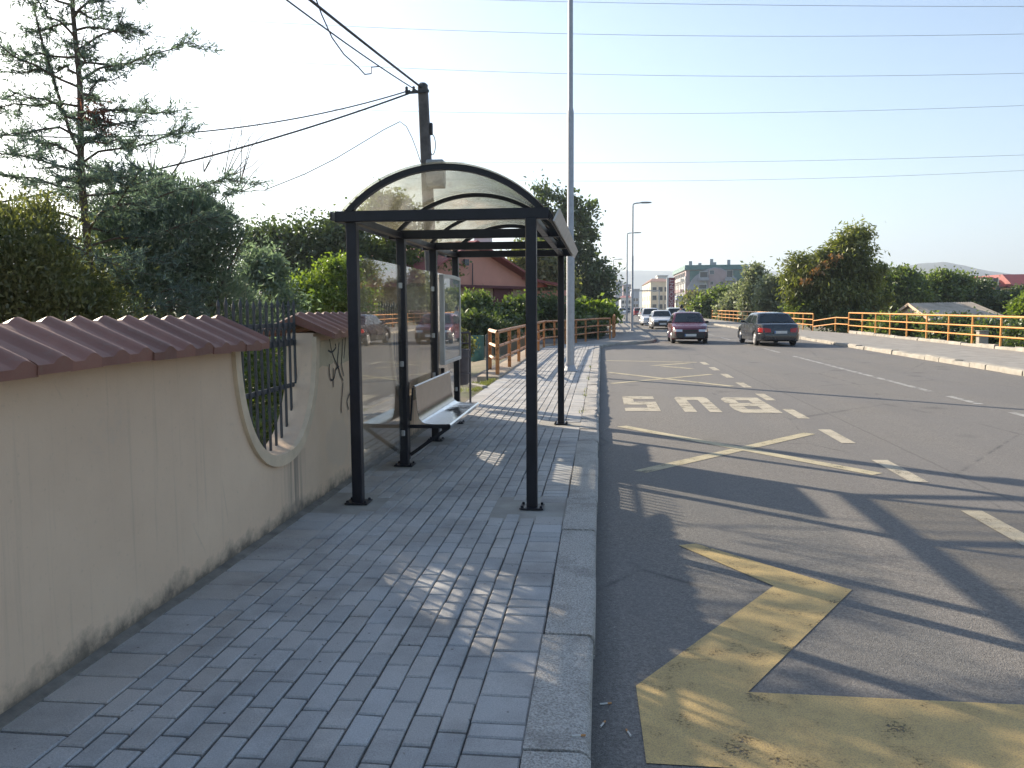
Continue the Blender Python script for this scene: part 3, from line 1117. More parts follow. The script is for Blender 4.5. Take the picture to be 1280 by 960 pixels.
# ------------------------------------------------------------------ litter bin
bx, by = -2.27, 13.0
BI = thing('litter_bin', 'dark metal litter bin hung on a two-post frame beyond the shelter', 'litter bin', (bx, by, 0))
m_ = MB(); m_.lathe([(.02, .37), (.145, .37), (.165, .40), (.172, .90), (.180, .905), (.180, .935), (.165, .935), (.158, .88), (.14, .45), (.02, .44)], (0, 0, 0), 28)
for z in (.55, .82):
    m_.lathe([(.168, z - .012), (.178, z - .008), (.178, z + .008), (.168, z + .012)], (0, 0, 0), 28)
m_.build('bucket', M['binm'], BI, smooth=40)
m_ = MB()
for sx in (-.15, .15):
    m_.tube([(sx, .2, 0), (sx, .2, 1.20)], .018, 8)
m_.tube([(-.15, .2, 1.19), (.15, .2, 1.19)], .018, 8)
m_.tube([(-.15, .2, 1.02), (.15, .2, 1.02)], .012, 8)
for k in range(4):
    m_.tube([(-.09 + .06 * k, .2, 1.02), (-.09 + .06 * k, .2, 1.19)], .007, 6)
m_.build('frame', M['binm'], BI, smooth=40)

# green sheet-metal drum and thin post at the start of the railing
p = at(596, 446, 18.2)
dz = .34
p = at(596, 440, 30.0)
GD = thing('metal_drum', 'green painted sheet-metal drum standing on bare earth left of the railing', 'drum', (p.x, 30.0, ground_z(p.x, 30.0) - .01))
m_ = MB(); m_.lathe([(.01, 0), (.26, 0), (.27, .02), (.265, .3), (.275, .31), (.265, .32), (.265, .62), (.275, .63), (.265, .64), (.268, .93), (.275, .95), (.25, .95), (.24, .90), (.01, .90)], (0, 0, 0), 28)
m_.build('shell', M['greenm'], GD, smooth=35)
p = gp(609, 476)
m_ = MB(); m_.tube([(0, 0, -.1), (0, 0, .98)], .025, 8)
m_.lathe([(.03, .97), (.03, 1.0), (.01, 1.01)], (0, 0, 0), 8)
tag(m_.build('marker_post', M['iron'], smooth=40, loc=(p.x, p.y, 0)), 'thin dark metal post standing in front of the first orange railing post', 'post')

# ------------------------------------------------------------------ poles, lamps and wires
up_ = at(533, 205, 14.0)
UX, UY = up_.x, 14.0
ptop = at(528.5, 108, 14.0)
UP = thing('utility_pole', 'dark square utility pole carrying cables behind the shelter roof', 'utility pole', (UX, UY, 0))
lean = (ptop.x - UX) * 1.1
m_ = MB()
rings = []
for k in range(9):
    t = k / 8
    z = -.3 + t * (ptop.z + .3)
    h = .105 - .028 * t
    cx = lean * (z - up_.z) / (ptop.z - up_.z) * .9
    rings.append([(cx - h, -h, z), (cx + h, -h, z), (cx + h, h, z), (cx - h, h, z)])
m_.loft(rings)
m_.build('shaft', M['polewood'], UP, bevel=.018)
m_ = MB(); m_.lathe([(.085, ptop.z - .02), (.088, ptop.z + .02), (.05, ptop.z + .055)], (lean * .9, 0, 0), 8)
m_.build('cap', M['iron'], UP)
m_ = MB()
m_.bar((lean * .85 - .28, -.09, ptop.z - .12), (lean * .85 + .12, -.09, ptop.z - .10), .04, .04)
for sx in (-.26, -.14):
    m_.lathe([(.012, -.02), (.03, .0), (.03, .03), (.018, .045), (.03, .06), (.012, .085)], (lean * .85 + sx, -.09, ptop.z - .10), 8)
m_.build('insulator_arm', M['iron'], UP, smooth=40)
c = at(540, 163, 14.0) - Vector((UX, UY, 0))
m_ = MB(); m_.lathe([(.022, c.z - .08), (.03, c.z - .07), (.03, c.z + .10), (.02, c.z + .12)], (c.x - .01, -.02, 0), 10)
lp = [Vector((c.x + .0 + .06 * math.sin(t), -.02, c.z - .24 + .17 * math.cos(t))) for t in [PI * q / 10 for q in range(11)]]
m_.tube(lp + [Vector((c.x - .05, -.02, c.z - .32))], .008, 6)
m_.build('cable_termination', M['cable'], UP, smooth=40)
c = at(543, 218, 14.0) - Vector((UX, UY, 0))
m_ = MB(); m_.box((c.x + .03, -.02, c.z), (.30, .22, .46))
m_.build('meter_cabinet', M['cabinet'], UP, bevel=.02)
TOPP = Vector((UX + lean * .85, UY - .09, ptop.z - .08))

def catenary(a, b, sag, n=24):
    return [a + (b - a) * (k / n) - Vector((0, 0, sag * 4 * (k / n) * (1 - k / n))) for k in range(n + 1)]
def wire(name, a, b, sag, r, label, n=24, pts=None):
    pts = pts or catenary(Vector(a), Vector(b), sag, n)
    o0 = pts[0].copy()
    m_ = MB(); m_.tube([p - o0 for p in pts], r, 6)
    return tag(m_.build(name, M['cable'], smooth=60, loc=o0), label, 'cable', 'overhead cables')
T = TOPP
e = at(388, -3, 9.0); e2 = T + (e - T) * 2.6
wire('overhead_cable', T + Vector((-.02, 0, .05)), e2, .05, .017, 'thick black cable rising from the pole top to the upper edge of the picture')
wire('overhead_cable', T + Vector((-.05, 0, -.03)), e2 + Vector((-.03, 0, -.03)), .16, .009, 'thinner cable slung just below the thick one rising from the pole top')
pts = [at(*q) for q in ((394, -4, 9.1), (402, 18, 9.4), (415, 47, 9.9), (430, 68, 10.3), (448, 84, 10.8), (456, 93, 11.0), (464, 92, 11.2), (464, 84, 11.4), (474, 83, 11.6))]
wire('overhead_cable', 0, 0, 0, .008, 'loose thin cable end curling below the thick cable at top of picture', pts=pts)
wire('overhead_cable', T + Vector((-.2, 0, 0)), at(-30, 167, 10.5), .30, .010, 'thin cable running left from pole top across the tall conifer')
wire('overhead_cable', T + Vector((-.22, 0, -.05)), at(-30, 258, 11.0), .16, .014, 'black cable falling left from the pole top towards the round juniper')
pts = [at(*q) for q in ((526, 203, 13.85), (521, 188, 13.85), (515, 172, 13.8), (508, 158, 13.8), (500, 152, 13.7), (480, 162, 13.4), (450, 180, 13.0), (420, 198, 12.6), (380, 218, 12.2), (330, 238, 12.0))]
wire('overhead_cable', 0, 0, 0, .007, 'looped service cable dropping beside the pole and away over the garden', pts=pts)
# high-voltage lines across the sky
hv = [((420, -6), (700, 2), (1300, 8)), ((300, 26), (700, 42), (1300, 42)), ((300, 74), (800, 94), (1300, 91)), ((400, 136), (850, 142), (1300, 131)), ((480, 202), (850, 203), (1300, 193)), ((480, 222), (850, 226), (1300, 212))]
for k, (q0, q1, q2) in enumerate(hv):
    Y = 70 + 6 * k
    A, B, C_ = at(*q0, Y), at(*q1, Y), at(*q2, Y)
    # parabola through the three points, carried on beyond both sides of the street
    X = np.array([A.x, B.x, C_.x]); Zc = np.polyfit(X, np.array([A.z, B.z, C_.z]), 2)
    pts = [Vector((x, Y, float(np.polyval(Zc, x)))) for x in np.linspace(A.x - 12, C_.x + 12, 40)]
    lab = ['topmost of the six thin power lines crossing the sky', 'second power line from the top crossing the sky', 'third power line from the top crossing the sky', 'fourth power line from the top crossing the sky',
           'upper line of the lowest pair of power lines above the shelter', 'lowest power line crossing the sky above the street lamps'][k]
    o0 = pts[0].copy()
    m_ = MB(); m_.tube([p - o0 for p in pts], .017, 5)
    tag(m_.build('power_line', M['galv'], smooth=60, loc=o0), lab, 'power line', 'power lines crossing the sky')

def street_lamp(x, y, h, label, arm=1.2, proto=None, r0=.085):
    L = thing('street_lamp', label, 'street lamp', (x, y, 0), 0, 'street lamps along the left kerb')
    m_ = MB()
    m_.lathe([(r0 * 1.0, 0), (r0, h * .30), (r0 * .95, h * .305), (r0 * .80, h * .31), (r0 * .80, h * .60), (r0 * .60, h * .61), (r0 * .55, h)], (0, 0, 0), 14)
    m_.build('pole', M['galv'], L, smooth=30)
    m_ = MB(); m_.box((0, 0, .012), (.36, .36, .022))
    m_.lathe([(r0 + .06, .02), (r0 + .005, .16)], (0, 0, 0), 12)
    m_.build('base_plate', M['galv'], L)
    m_ = MB()
    m_.tube([(0, 0, h - .02), (0, 0, h + .10), (.08, 0, h + .17), (.25, 0, h + .2), (arm, 0, h + .22)], [r0 * .5] * 4 + [r0 * .4], 8)
    m_.build('arm', M['galv'], L, smooth=40)
    m_ = MB()
    m_.loft([[(arm - .1 + s * .75, w * c_, h + .22 + t * d_) for c_, d_ in ((-1, 0), (-.8, .8), (0, 1), (.8, .8), (1, 0), (.7, -.6), (0, -.8), (-.7, -.6))] for s, w, t in ((0, .05, .04), (.2, .13, .07), (.6, .14, .07), (.95, .09, .05), (1, .02, .02))])
    m_.build('lamp_head', M['cabinet'], L, smooth=40)
    return L
pl = gp(713, 464)
street_lamp(pl.x, pl.y, 10.5, 'tall galvanised lamp post rising past the top of the picture beside the shelter', r0=.10)
pl = gp(790, 413.5)
hl = at(788, 258, pl.y).z
street_lamp(pl.x, pl.y, hl, 'grey street lamp standing where the far pavement swings out', arm=.55, r0=.09)
for (px, py, pb, Y, lab) in ((783.5, 294, 397, 82, 'second grey street lamp beyond the pavement bulge, between nearer and farther ones'), (766.5, 326, 392, 122, 'thin distant street lamp in front of the far trees on the left'), (769.5, 339, 390, 155, 'smallest and farthest street lamp on the left')):
    q = at(px, 386, Y)
    street_lamp(q.x, Y, at(px, py, Y).z, lab, arm=.7, r0=.10)

# ------------------------------------------------------------------ railings
def railing(name, label, pts, h=1.0, rails=(1.0, .66, .34), mat='orange', step=None, r=.035, post_r=.035, sub=None):
    """orange tubular railing along a line of post feet"""
    o0 = Vector(pts[0])
    L = thing(name, label, 'railing', o0, 0, 'orange street railings')
    for p in pts:
        p = Vector(p) - o0
        m_ = MB(); m_.box((p.x, p.y, p.z + h / 2 - .02), (post_r * 2, post_r * 2, h + .04))
        ps = m_.build('post', M[mat], L, bevel=.006)
    for z in rails:
        m_ = MB()
        for a, b in zip(pts, pts[1:]):
            pass
        m_.tube([Vector(p) - o0 + Vector((0, 0, z * h)) for p in pts], r if z == max(rails) else r * .8, 8)
        m_.build('rail', M[mat], L, smooth=50)
    return L
lp_ = [gp(612.6, 463.7), gp(622, 470.8), gp(637, 461), gp(648.6, 454), gp(658.5, 448), gp(666, 443), gp(673, 439), gp(680, 434.5)]
yb_ = lp_[-1].y
px_ = [(x, y) for x, y in ((693, 432), (707, 430.2), (720, 428.6), (732, 427), (747.6, 424.6), (762.5, 423.6))]
pts = [Vector((p.x, p.y, .05)) for p in lp_] + [Vector((*gp(x, y)[:2], .03)) for x, y in px_]
railing('street_railing', 'weathered orange railing curving along the left pavement behind the lamp post', pts, .98, mat='orange2', r=.042, post_r=.042)
pts = [Vector((rail_x(y) + .05, y, 0)) for y in (42.6, 44.4, 46.5, 49, 52, 55, 58, 61, 64, 67, 70, 73, 76, 80, 84, 88, 92, 96, 100)]
railing('street_railing', 'orange railing running away along the far left pavement past the lamp', pts, 1.1, mat='orange2', r=.05, post_r=.06)
rp = [(1250, 441), (1214.5, 436), (1185, 431.5), (1157.6, 427.5), (1133, 424.3), (1112, 421.8), (1094, 419.6), (1077.5, 417.8), (1060.6, 416)]
pts = [Vector((14.3, 20.5 + 0 * k, .05)) for k in range(0)]
base = [gp(x, y, .0) for x, y in rp]
xsR = 14.3
yR = [CAM.y + (ray(x, y).y / ray(x, y).x) * xsR for x, y in rp]
pts = [Vector((xsR, yR[0] - 2.6 * k, .05)) for k in range(9, 0, -1)] + [Vector((xsR, y, .05)) for y in yR]
railing('street_railing', 'bright orange three-rail railing in front of the low shed on the right', pts, 1.1, r=.04, post_r=.03)
yE = yR[-1]
d1 = 13.45
jog = [Vector((xsR, yE + .12, .05)), Vector((xsR - .12, yE + 2.3, .05)), Vector((d1, yE + 4.6, -.05))]
J = thing('street_railing', 'short orange railing section with two stepped rails joining the two long ones', 'railing', jog[0], 0, 'orange street railings')
m_ = MB(); m_.box(jog[1] - jog[0] + Vector((0, 0, .42)), (.06, .06, .84)); m_.build('post', M['orange'], J)
for za, zb_, zc in ((.80, .80, .56), (.42, .42, .20)):
    m_ = MB(); m_.tube([Vector((0, 0, za)), jog[1] - jog[0] + Vector((0, 0, zb_)), jog[2] - jog[0] + Vector((0, 0, zc + .1))], .034, 8); m_.build('rail', M['orange'], J, smooth=50)
pts = [Vector((d1 - .012 * (k), yE + 4.7 + 2.6 * k, -.02)) for k in range(19)]
railing('street_railing', 'orange railing behind the dark sedan, in front of the pale bushes', pts, 1.08, r=.04, post_r=.03)
a_, b_ = at(856, 398, 128), at(880, 398, 128)
pts = [Vector((a_.x + (b_.x - a_.x) * k / 4, 128, .25)) for k in range(5)]
railing('street_railing', 'small distant orange railing seen above the maroon car', pts, 1.35, r=.05, post_r=.05)
q = gp(1227, 437, .0)
m_ = MB(); m_.box((0, 0, .28), (.34, .30, .56)); m_.box((0, 0, .575), (.40, .36, .04))
tag(m_.build('stone_stub', M['kerb2'], bevel=.02, loc=(14.55, 14.55 * ray(1227, 437).y / ray(1227, 437).x, .0)), 'short pale stone stub standing behind the right-hand orange railing', 'bollard')

# small litter on the pavement and gutter
lit = [(756, 880, .3), (753, 906, 1.2), (722, 920, .2), (786, 917, 1.9)]
for k, (x, y, a) in enumerate(lit):
    z = RZ if x > 744 else .002
    q = gp(x, y, z + .004)
    m_ = MB(); m_.tube([(-.022, 0, .004), (.012, 0, .004)], .004, 8, 0); m_.tube([(.0125, 0, .004), (.03, 0, .004)], .0042, 8, 1)
    tag(m_.build('cigarette_butt', [P('cigarette_paper', (.6, .58, .54), .8), P('cigarette_filter', (.5, .25, .1), .8)] if k == 0 else [bpy.data.materials['cigarette_paper'], bpy.data.materials['cigarette_filter']], loc=(q.x, q.y, z + .002)), 'small crushed cigarette butt lying by the near kerb', 'cigarette butt', 'cigarette butts by the kerb').rotation_euler = (0, 0, a)
mb = MB()
gr = random.Random(3)
for k in range(420):
    if gr.random() < .45:
        x, y, z = gr.uniform(-2.2, -.3), gr.uniform(2.4, 12), .002
    else:
        x, y, z = abs(gr.gauss(0, .12)) - .01, gr.uniform(2.4, 18), RZ + .001
    s = gr.uniform(.002, .007)
    c = Vector((x, y, z + s * .5))
    vs = [c + Vector((gr.uniform(-1, 1), gr.uniform(-1, 1), gr.uniform(-.6, .6))) * s for _ in range(5)]
    mb.mesh(vs, [(0, 1, 2), (0, 2, 3), (0, 3, 1), (1, 2, 4), (2, 3, 4), (3, 1, 4)])
tag(mb.build('loose_grit', P('pale_grit', (.36, .34, .30), .9, var=.4, vs=40)), 'scattered grit and crumbs on the pavement and along the gutter', 'grit', kind='stuff')
# ------------------------------------------------------------------ foliage
def leaf_mesh(name, pos, dirs, length, width, tone, mat, parent, rng):
    """many separate leaf blades (rhombic faces) as one crown mesh"""
    n = len(pos)
    d = dirs / (np.linalg.norm(dirs, axis=1, keepdims=True) + 1e-9)
    r = rng.normal(size=(n, 3))
    w = np.cross(d, r)
    w /= (np.linalg.norm(w, axis=1, keepdims=True) + 1e-9)
    L = (length * rng.uniform(.6, 1.35, n))[:, None] * .5
    W = (width * rng.uniform(.6, 1.35, n))[:, None] * .5
    nrm = np.cross(d, w)
    v = np.empty((n, 4, 3), dtype=np.float32)
    v[:, 0] = pos - d * L
    v[:, 1] = pos + w * W + nrm * W * .25
    v[:, 2] = pos + d * L
    v[:, 3] = pos - w * W + nrm * W * .25
    me = bpy.data.meshes.new(name)
    me.vertices.add(n * 4); me.loops.add(n * 4); me.polygons.add(n)
    me.vertices.foreach_set('co', v.ravel())
    me.loops.foreach_set('vertex_index', np.arange(n * 4, dtype=np.int32))
    me.polygons.foreach_set('loop_start', np.arange(0, n * 4, 4, dtype=np.int32))
    me.update()
    ca = me.color_attributes.new('Col', 'FLOAT_COLOR', 'POINT')
    c = np.ones((n, 4, 4), dtype=np.float32)
    c[:, :, 0:3] = np.clip(tone, 0, 1)[:, None, None]
    ca.data.foreach_set('color', c.ravel())
    me.materials.append(mat)
    o = bpy.data.objects.new(name, me)
    COL.objects.link(o)
    o.parent = parent
    return o

def clump_points(blobs, nclump, per, sig, rng, shell=.5):
    """leaf positions gathered in clumps spread through ellipsoids; tone varies per clump"""
    vol = np.array([b[1][0] * b[1][1] * b[1][2] for b in blobs]) ** .72
    which = rng.choice(len(blobs), nclump, p=vol / vol.sum())
    u = rng.normal(size=(nclump, 3)); u /= np.linalg.norm(u, axis=1, keepdims=True)
    rad = (shell + (1 - shell) * rng.uniform(0, 1, nclump) ** .7)
    rad *= 1 + .16 * rng.normal(size=nclump) * (rng.uniform(size=nclump) < .4)
    C = np.array([b[0] for b in blobs])[which]; Rr = np.array([b[1] for b in blobs])[which]
    cc = C + u * Rr * rad[:, None]
    tone = rng.uniform(.1, .9, nclump)
    k = np.repeat(np.arange(nclump), per)
    s = sig * rng.uniform(.55, 1.4, nclump)
    p = cc[k] + rng.normal(size=(len(k), 3)) * s[k][:, None] * np.array([1, 1, .72])
    out = u[k] * .8 + rng.normal(size=(len(k), 3)) * .7
    return p, out, np.clip(tone[k] + rng.normal(size=len(k)) * .16, 0, 1), cc

def tree(name, label, cat, base, blobs, mat, seed, nclump=120, per=60, sig=.35, leaf=(.25, .13), droop=0.0, trunk_r=.12, group=None, shell=.5, limbs=16, cut=None, stems=1):
    rng = np.random.default_rng(seed)
    base = Vector(base)
    T_ = thing(name, label, cat, base, 0, group)
    bl = [((Vector(c) - base)[:], r) for c, r in blobs]
    p, d, t, cc = clump_points(bl, nclump, per, sig, rng, shell)
    d[:, 2] -= droop
    if cut is not None:
        keep = cut(p + np.array(base))
        p, d, t = p[keep], d[keep], t[keep]
    keep = p[:, 2] > .02
    p, d, t = p[keep], d[keep], t[keep]
    leaf_mesh('crown', p, d, leaf[0], leaf[1], t, mat, T_, rng)
    m_ = MB()
    top = Vector(max((b for b in bl), key=lambda b: b[0][2])[0])
    for s_ in range(stems):
        off = Vector((rng.normal() * .25, rng.normal() * .25, 0)) * (stems > 1)
        n = 8
        tp = [off + Vector((top.x * (k / n) ** 1.3 + .25 * trunk_r * math.sin(k * 1.7 + s_), top.y * (k / n) ** 1.3, -.25 + (top.z + .25) * k / n)) for k in range(n + 1)]
        m_.tube(tp, [trunk_r * (1 - .85 * k / n) for k in range(n + 1)], 8)
        for k in range(limbs // stems):
            c = Vector(cc[int(rng.integers(len(cc)))])
            q = int(np.clip(n * (c.z / max(top.z, .1)) * .62, 1, n - 2))
            a = tp[q]
            mid = a.lerp(c, .5) + Vector((0, 0, -.06 * (c - a).length))
            m_.tube([a, mid, c], [trunk_r * .42 * (1 - .6 * q / n), trunk_r * .25, trunk_r * .08], 5, caps=False)
    m_.build('trunk', M['bark'], T_, smooth=60)
    return T_
def B(px, py, Y, rx, rz, ry=None):            # ellipsoid given by its centre and radii as seen in the photo at distance Y
    c = at(px, py, Y)
    k = Y / F
    return (c, (rx * k, (ry if ry else rx * k * .8), rz * k))
def G(px, Y, z=None):
    q = at(px, 400, Y)
    return Vector((q.x, Y, ground_z(q.x, Y) if z is None else z))

LF = {
 'juniper': mat_leaf('juniper_spray', (.095, .122, .098), (.215, .25, .195), .42, (.8, 1.0, .6)),
 'conifer': mat_leaf('conifer_needle', (.075, .100, .092), (.175, .21, .185), .40, (.8, 1.0, .7)),
 'olive': mat_leaf('yellow_green_leaf', (.090, .100, .050), (.205, .205, .095), .42),
 'dark': mat_leaf('dark_green_leaf', (.045, .066, .036), (.115, .15, .065), .35),
 'mid': mat_leaf('mid_green_leaf', (.066, .098, .036), (.170, .210, .070), .46),
 'bright': mat_leaf('fresh_green_leaf', (.085, .130, .025), (.190, .240, .055), .5),
 'pale': mat_leaf('pale_grey_green_leaf', (.135, .155, .095), (.27, .285, .18), .35, (.9, 1.0, .6)),
 'sumac': mat_leaf('drooping_green_leaf', (.085, .100, .028), (.21, .215, .065), .42),
 'red': mat_leaf('rusty_seed_cluster', (.19, .125, .045), (.29, .19, .075), .3, (1, .7, .4)),
}

# conifer with a tall bare-ish leader ---------------------------------------
def conifer():
    rng = np.random.default_rng(11)
    Y = 9.0
    b = at(113, 400, Y)
    base = Vector((b.x, Y, -.05))
    T_ = thing('conifer_tree', 'tall sparse blue-green conifer with thin branches behind the garden wall', 'tree', base)
    top = at(86, -120, Y) - base
    m_ = MB()
    n = 16
    tp = [Vector((top.x * (k / n) ** 1.2 + .02 * math.sin(k * 1.3), top.y * k / n, -.1 + (top.z + .1) * k / n)) for k in range(n + 1)]
    m_.tube(tp, [.062 * (1 - .82 * k / n) + .004 for k in range(n + 1)], 8)
    # second leader rising to the left
    sl = [tp[9], tp[9] + Vector((-.12, 0, .28)), tp[9] + Vector((-.42, .05, 1.25)), tp[9] + Vector((-.62, .1, 2.1))]
    m_.tube(sl, [.02, .018, .013, .006], 6)
    P_, D_, T2 = [], [], []
    def spray(path, dens, size):
        for a, b_ in zip(path, path[1:]):
            seg = (b_ - a)
            k = max(1, int(seg.length * dens))
            for _ in range(k):
                t = rng.uniform()
                # little side twig with needles
                q = a + seg * t
                tw = Vector(rng.normal(size=3)) * .6 + seg.normalized() * .9 + Vector((0, 0, .15))
                tw.normalize()
                L_ = size * rng.uniform(.4, 1.2)
                for j in range(7):
                    P_.append(q + tw * (L_ * j / 6) + Vector(rng.normal(size=3)) * .012)
                    D_.append(tw + Vector(rng.normal(size=3)) * .55)
                    T2.append(rng.uniform(0, 1))
    nb = 68
    for k in range(nb):
        t = .20 + .78 * (k / nb) ** .95
        q = tp[min(n - 1, int(t * n))].lerp(tp[min(n, int(t * n) + 1)], t * n - int(t * n))
        ang = k * 2.399 + rng.uniform(-.3, .3)
        L_ = (1.75 * (1 - t) ** .55 + .25) * rng.uniform(.55, 1.15)
        dr = Vector((math.cos(ang), math.sin(ang) * .8, 0))
        path = [q]
        rise = rng.uniform(.05, .45)
        for j in range(1, 6):
            u = j / 5
            path.append(q + dr * L_ * u + Vector((0, 0, L_ * (rise * u - .28 * u * u + .22 * u ** 3))) + Vector(rng.normal(size=3)) * .03)
        m_.tube(path, [.014 * (1 - .8 * j / 5) + .002 for j in range(6)], 5, caps=False)
        spray(path[1:], 25, .17)
        for s_ in range(int(4 + L_ * 4)):
            j = int(rng.integers(1, 5))
            a = path[j].lerp(path[j + 1], rng.uniform()) if j < 5 else path[j]
            dd = (dr * .7 + Vector((-dr.y, dr.x, 0)) * rng.choice([-1, 1]) * .8 + Vector((0, 0, rng.uniform(-.35, .35)))).normalized()
            l2 = L_ * rng.uniform(.18, .4)
            sp = [a, a + dd * l2 * .5 + Vector((0, 0, -.02)), a + dd * l2 + Vector((0, 0, .02))]
            m_.tube(sp, [.006, .004, .002], 4, caps=False)
            spray(sp, 30, .15)
    spray(sl[1:], 60, .22)
    m_.build('trunk', M['bark'], T_, smooth=60)
    leaf_mesh('crown', np.array([p[:] for p in P_]), np.array([d[:] for d in D_]), .075, .014, np.array(T2), LF['conifer'], T_, rng)
    # a few browned shoots
    c0 = np.array((at(122, 150, Y) - base)[:])
    p = c0 + rng.normal(size=(420, 3)) * np.array([.085, .085, .085])
    leaf_mesh('browned_shoots', p, rng.normal(size=(420, 3)), .12, .018, rng.uniform(0, 1, 420), mat_leaf('browned_needle', (.10, .045, .035), (.17, .085, .06), .3, (1, .8, .7)), T_, rng)
conifer()

# round juniper: dense feathery sprays with loose shoots on top
def juniper(label, base, blobs, mat, seed, n, size, shoots=(), cut=None):
    rng = np.random.default_rng(seed)
    base = Vector(base)
    T_ = thing('juniper_bush', label, 'bush', base)
    bl = [((Vector(c) - base)[:], r) for c, r in blobs]
    p, d, t, cc = clump_points(bl, n // 90, 90, .135, rng, .62)
    d = d * .8; d[:, 2] += .55
    P_, D_, T2 = [p], [d], [t]
    m_ = MB()
    for (a, b) in shoots:
        a, b = Vector(a) - base, Vector(b) - base
        L_ = (b - a).length
        for s_ in range(3):
            e = b + Vector(rng.normal(size=3)) * .22 * L_
            mid = a.lerp(e, .5) + Vector(rng.normal(size=3)) * .05
            m_.tube([a, mid, e], [.008, .005, .002], 4, caps=False)
            q = np.array([(a.lerp(mid, u * 2) if u < .5 else mid.lerp(e, u * 2 - 1))[:] for u in rng.uniform(.15, 1, 70)])
            q += rng.normal(size=q.shape) * .03 * rng.uniform(.3, 1.5, (len(q), 1))
            P_.append(q); D_.append(np.tile(np.array((e - a)[:]), (70, 1)) + rng.normal(size=q.shape) * .35 * L_); T2.append(rng.uniform(.2, 1, 70))
    p, d, t = np.concatenate(P_), np.concatenate(D_), np.concatenate(T2)
    keep = p[:, 2] > .02
    if cut is not None:
        keep &= cut(p + np.array(base))
    leaf_mesh('crown', p[keep], d[keep], size[0], size[1], t[keep], mat, T_, rng)
    for k in range(26):
        c = Vector(cc[int(rng.integers(len(cc)))])
        m_.tube([Vector((rng.normal() * .1, rng.normal() * .1, 0)), Vector((c.x * .35, c.y * .35, c.z * .5)), c], [.045, .03, .008], 5, caps=False)
    m_.build('trunk', M['bark'], T_, smooth=60)
    return T_
SUN_H = Vector((.77, -.638, 0)).normalized()
EL = R(23.5)
def light_gap(cy, w, zlo, zhi, keepfrac, seed):
    """a natural gap between branches: leaves are thin along the slanting path of light through a wall opening"""
    rg = np.random.default_rng(seed)
    def f(p):
        s = (WX1 - p[:, 0]) / SUN_H.x
        y = p[:, 1] + s * SUN_H.y
        z = p[:, 2] - s * math.tan(EL)
        inside = (np.abs(y - cy) < w) & (z > zlo) & (z < zhi) & (p[:, 0] < WX1)
        return ~(inside & (rg.uniform(size=len(p)) > keepfrac))
    return f
g1 = light_gap(OPEN[1] + .1, .42, .50, 1.12, .10, 1)  # crowns cut open so that sun patches reach the pavement
g2 = light_gap(OPEN[2], .70, .50, 1.6, .04, 2)
g0 = light_gap(OPEN[0], .5, .35, 1.3, .25, 3)
def sun_limit(p):
    # crowns shaped for the light: leaves that would shade the carriageway are removed
    s = (p[:, 2] - RZ) / math.tan(EL)
    x = p[:, 0] + s * SUN_H.x
    y = p[:, 1] + s * SUN_H.y
    lim = .42 + .22 * np.sin(y * 5.1) * np.sin(y * 1.7 + 1) + .12 * np.sin(y * 13)
    return ~((x > lim) & (y > 3.7))
allg = lambda p: g1(p) & g2(p) & g0(p) & sun_limit(p)
Yj = 10.8
juniper('large round grey-green juniper with loose shoots on top, right of the tall conifer', G(215, Yj, -.05),
        [B(225, 292, Yj, 100, 82), B(180, 310, 10.3, 75, 70), B(270, 320, 11.3, 55, 75), B(230, 385, Yj, 105, 90), B(285, 262, 11.2, 42, 50), B(150, 330, 9.8, 60, 70), B(245, 240, 11.0, 62, 36)],
        LF['juniper'], 21, 58000, (.095, .020),
        [(at(280, 225, 11.2), at(322, 165, 11.4)), (at(290, 220, 11.2), at(330, 195, 11.4)), (at(300, 240, 11.3), at(362, 232, 11.6)), (at(210, 225, 11), at(232, 165, 11)), (at(170, 240, 10.6), at(165, 190, 10.6)),
         (at(255, 215, 11), at(262, 178, 11)), (at(190, 215, 10.8), at(200, 150, 10.8)), (at(300, 230, 11.3), at(318, 130, 11.5)), (at(150, 250, 10.3), at(120, 205, 10.3))], allg)
Yc = 7.6
juniper('dense yellow-green hedge bush behind the coping at the left edge', G(40, Yc, -.05),
        [B(30, 330, Yc, 110, 75), B(-60, 330, 7.2, 90, 80), B(95, 350, 7.9, 60, 62), B(20, 420, Yc, 140, 90), B(-160, 340, 6.5, 110, 80), B(60, 285, 7.8, 46, 26)],
        LF['olive'], 22, 78000, (.055, .019), [(at(10, 290, 7.6), at(-10, 250, 7.6)), (at(60, 285, 7.7), at(50, 245, 7.7))], allg)
tree('garden_shrub', 'leafy green shrub seen through the bars of the iron fence', 'bush', Vector((-3.9, 8.1, -.05)),
     [(Vector((-3.9, 8.0, .45)), (.45, .6, .5)), (Vector((-4.3, 8.6, .7)), (.5, .5, .6)), (Vector((-3.6, 8.9, .5)), (.4, .4, .5)), (Vector((-4.6, 9.9, .6)), (.8, .8, .65)), (Vector((-5.2, 11.2, .6)), (.8, .8, .6)), (Vector((-3.3, 7.6, .3)), (.3, .5, .35)), (Vector((-4.3, 10.8, .5)), (.7, .7, .6))], LF['mid'], 24, 230, 60, .12, (.07, .04), trunk_r=.02, limbs=10, cut=allg)

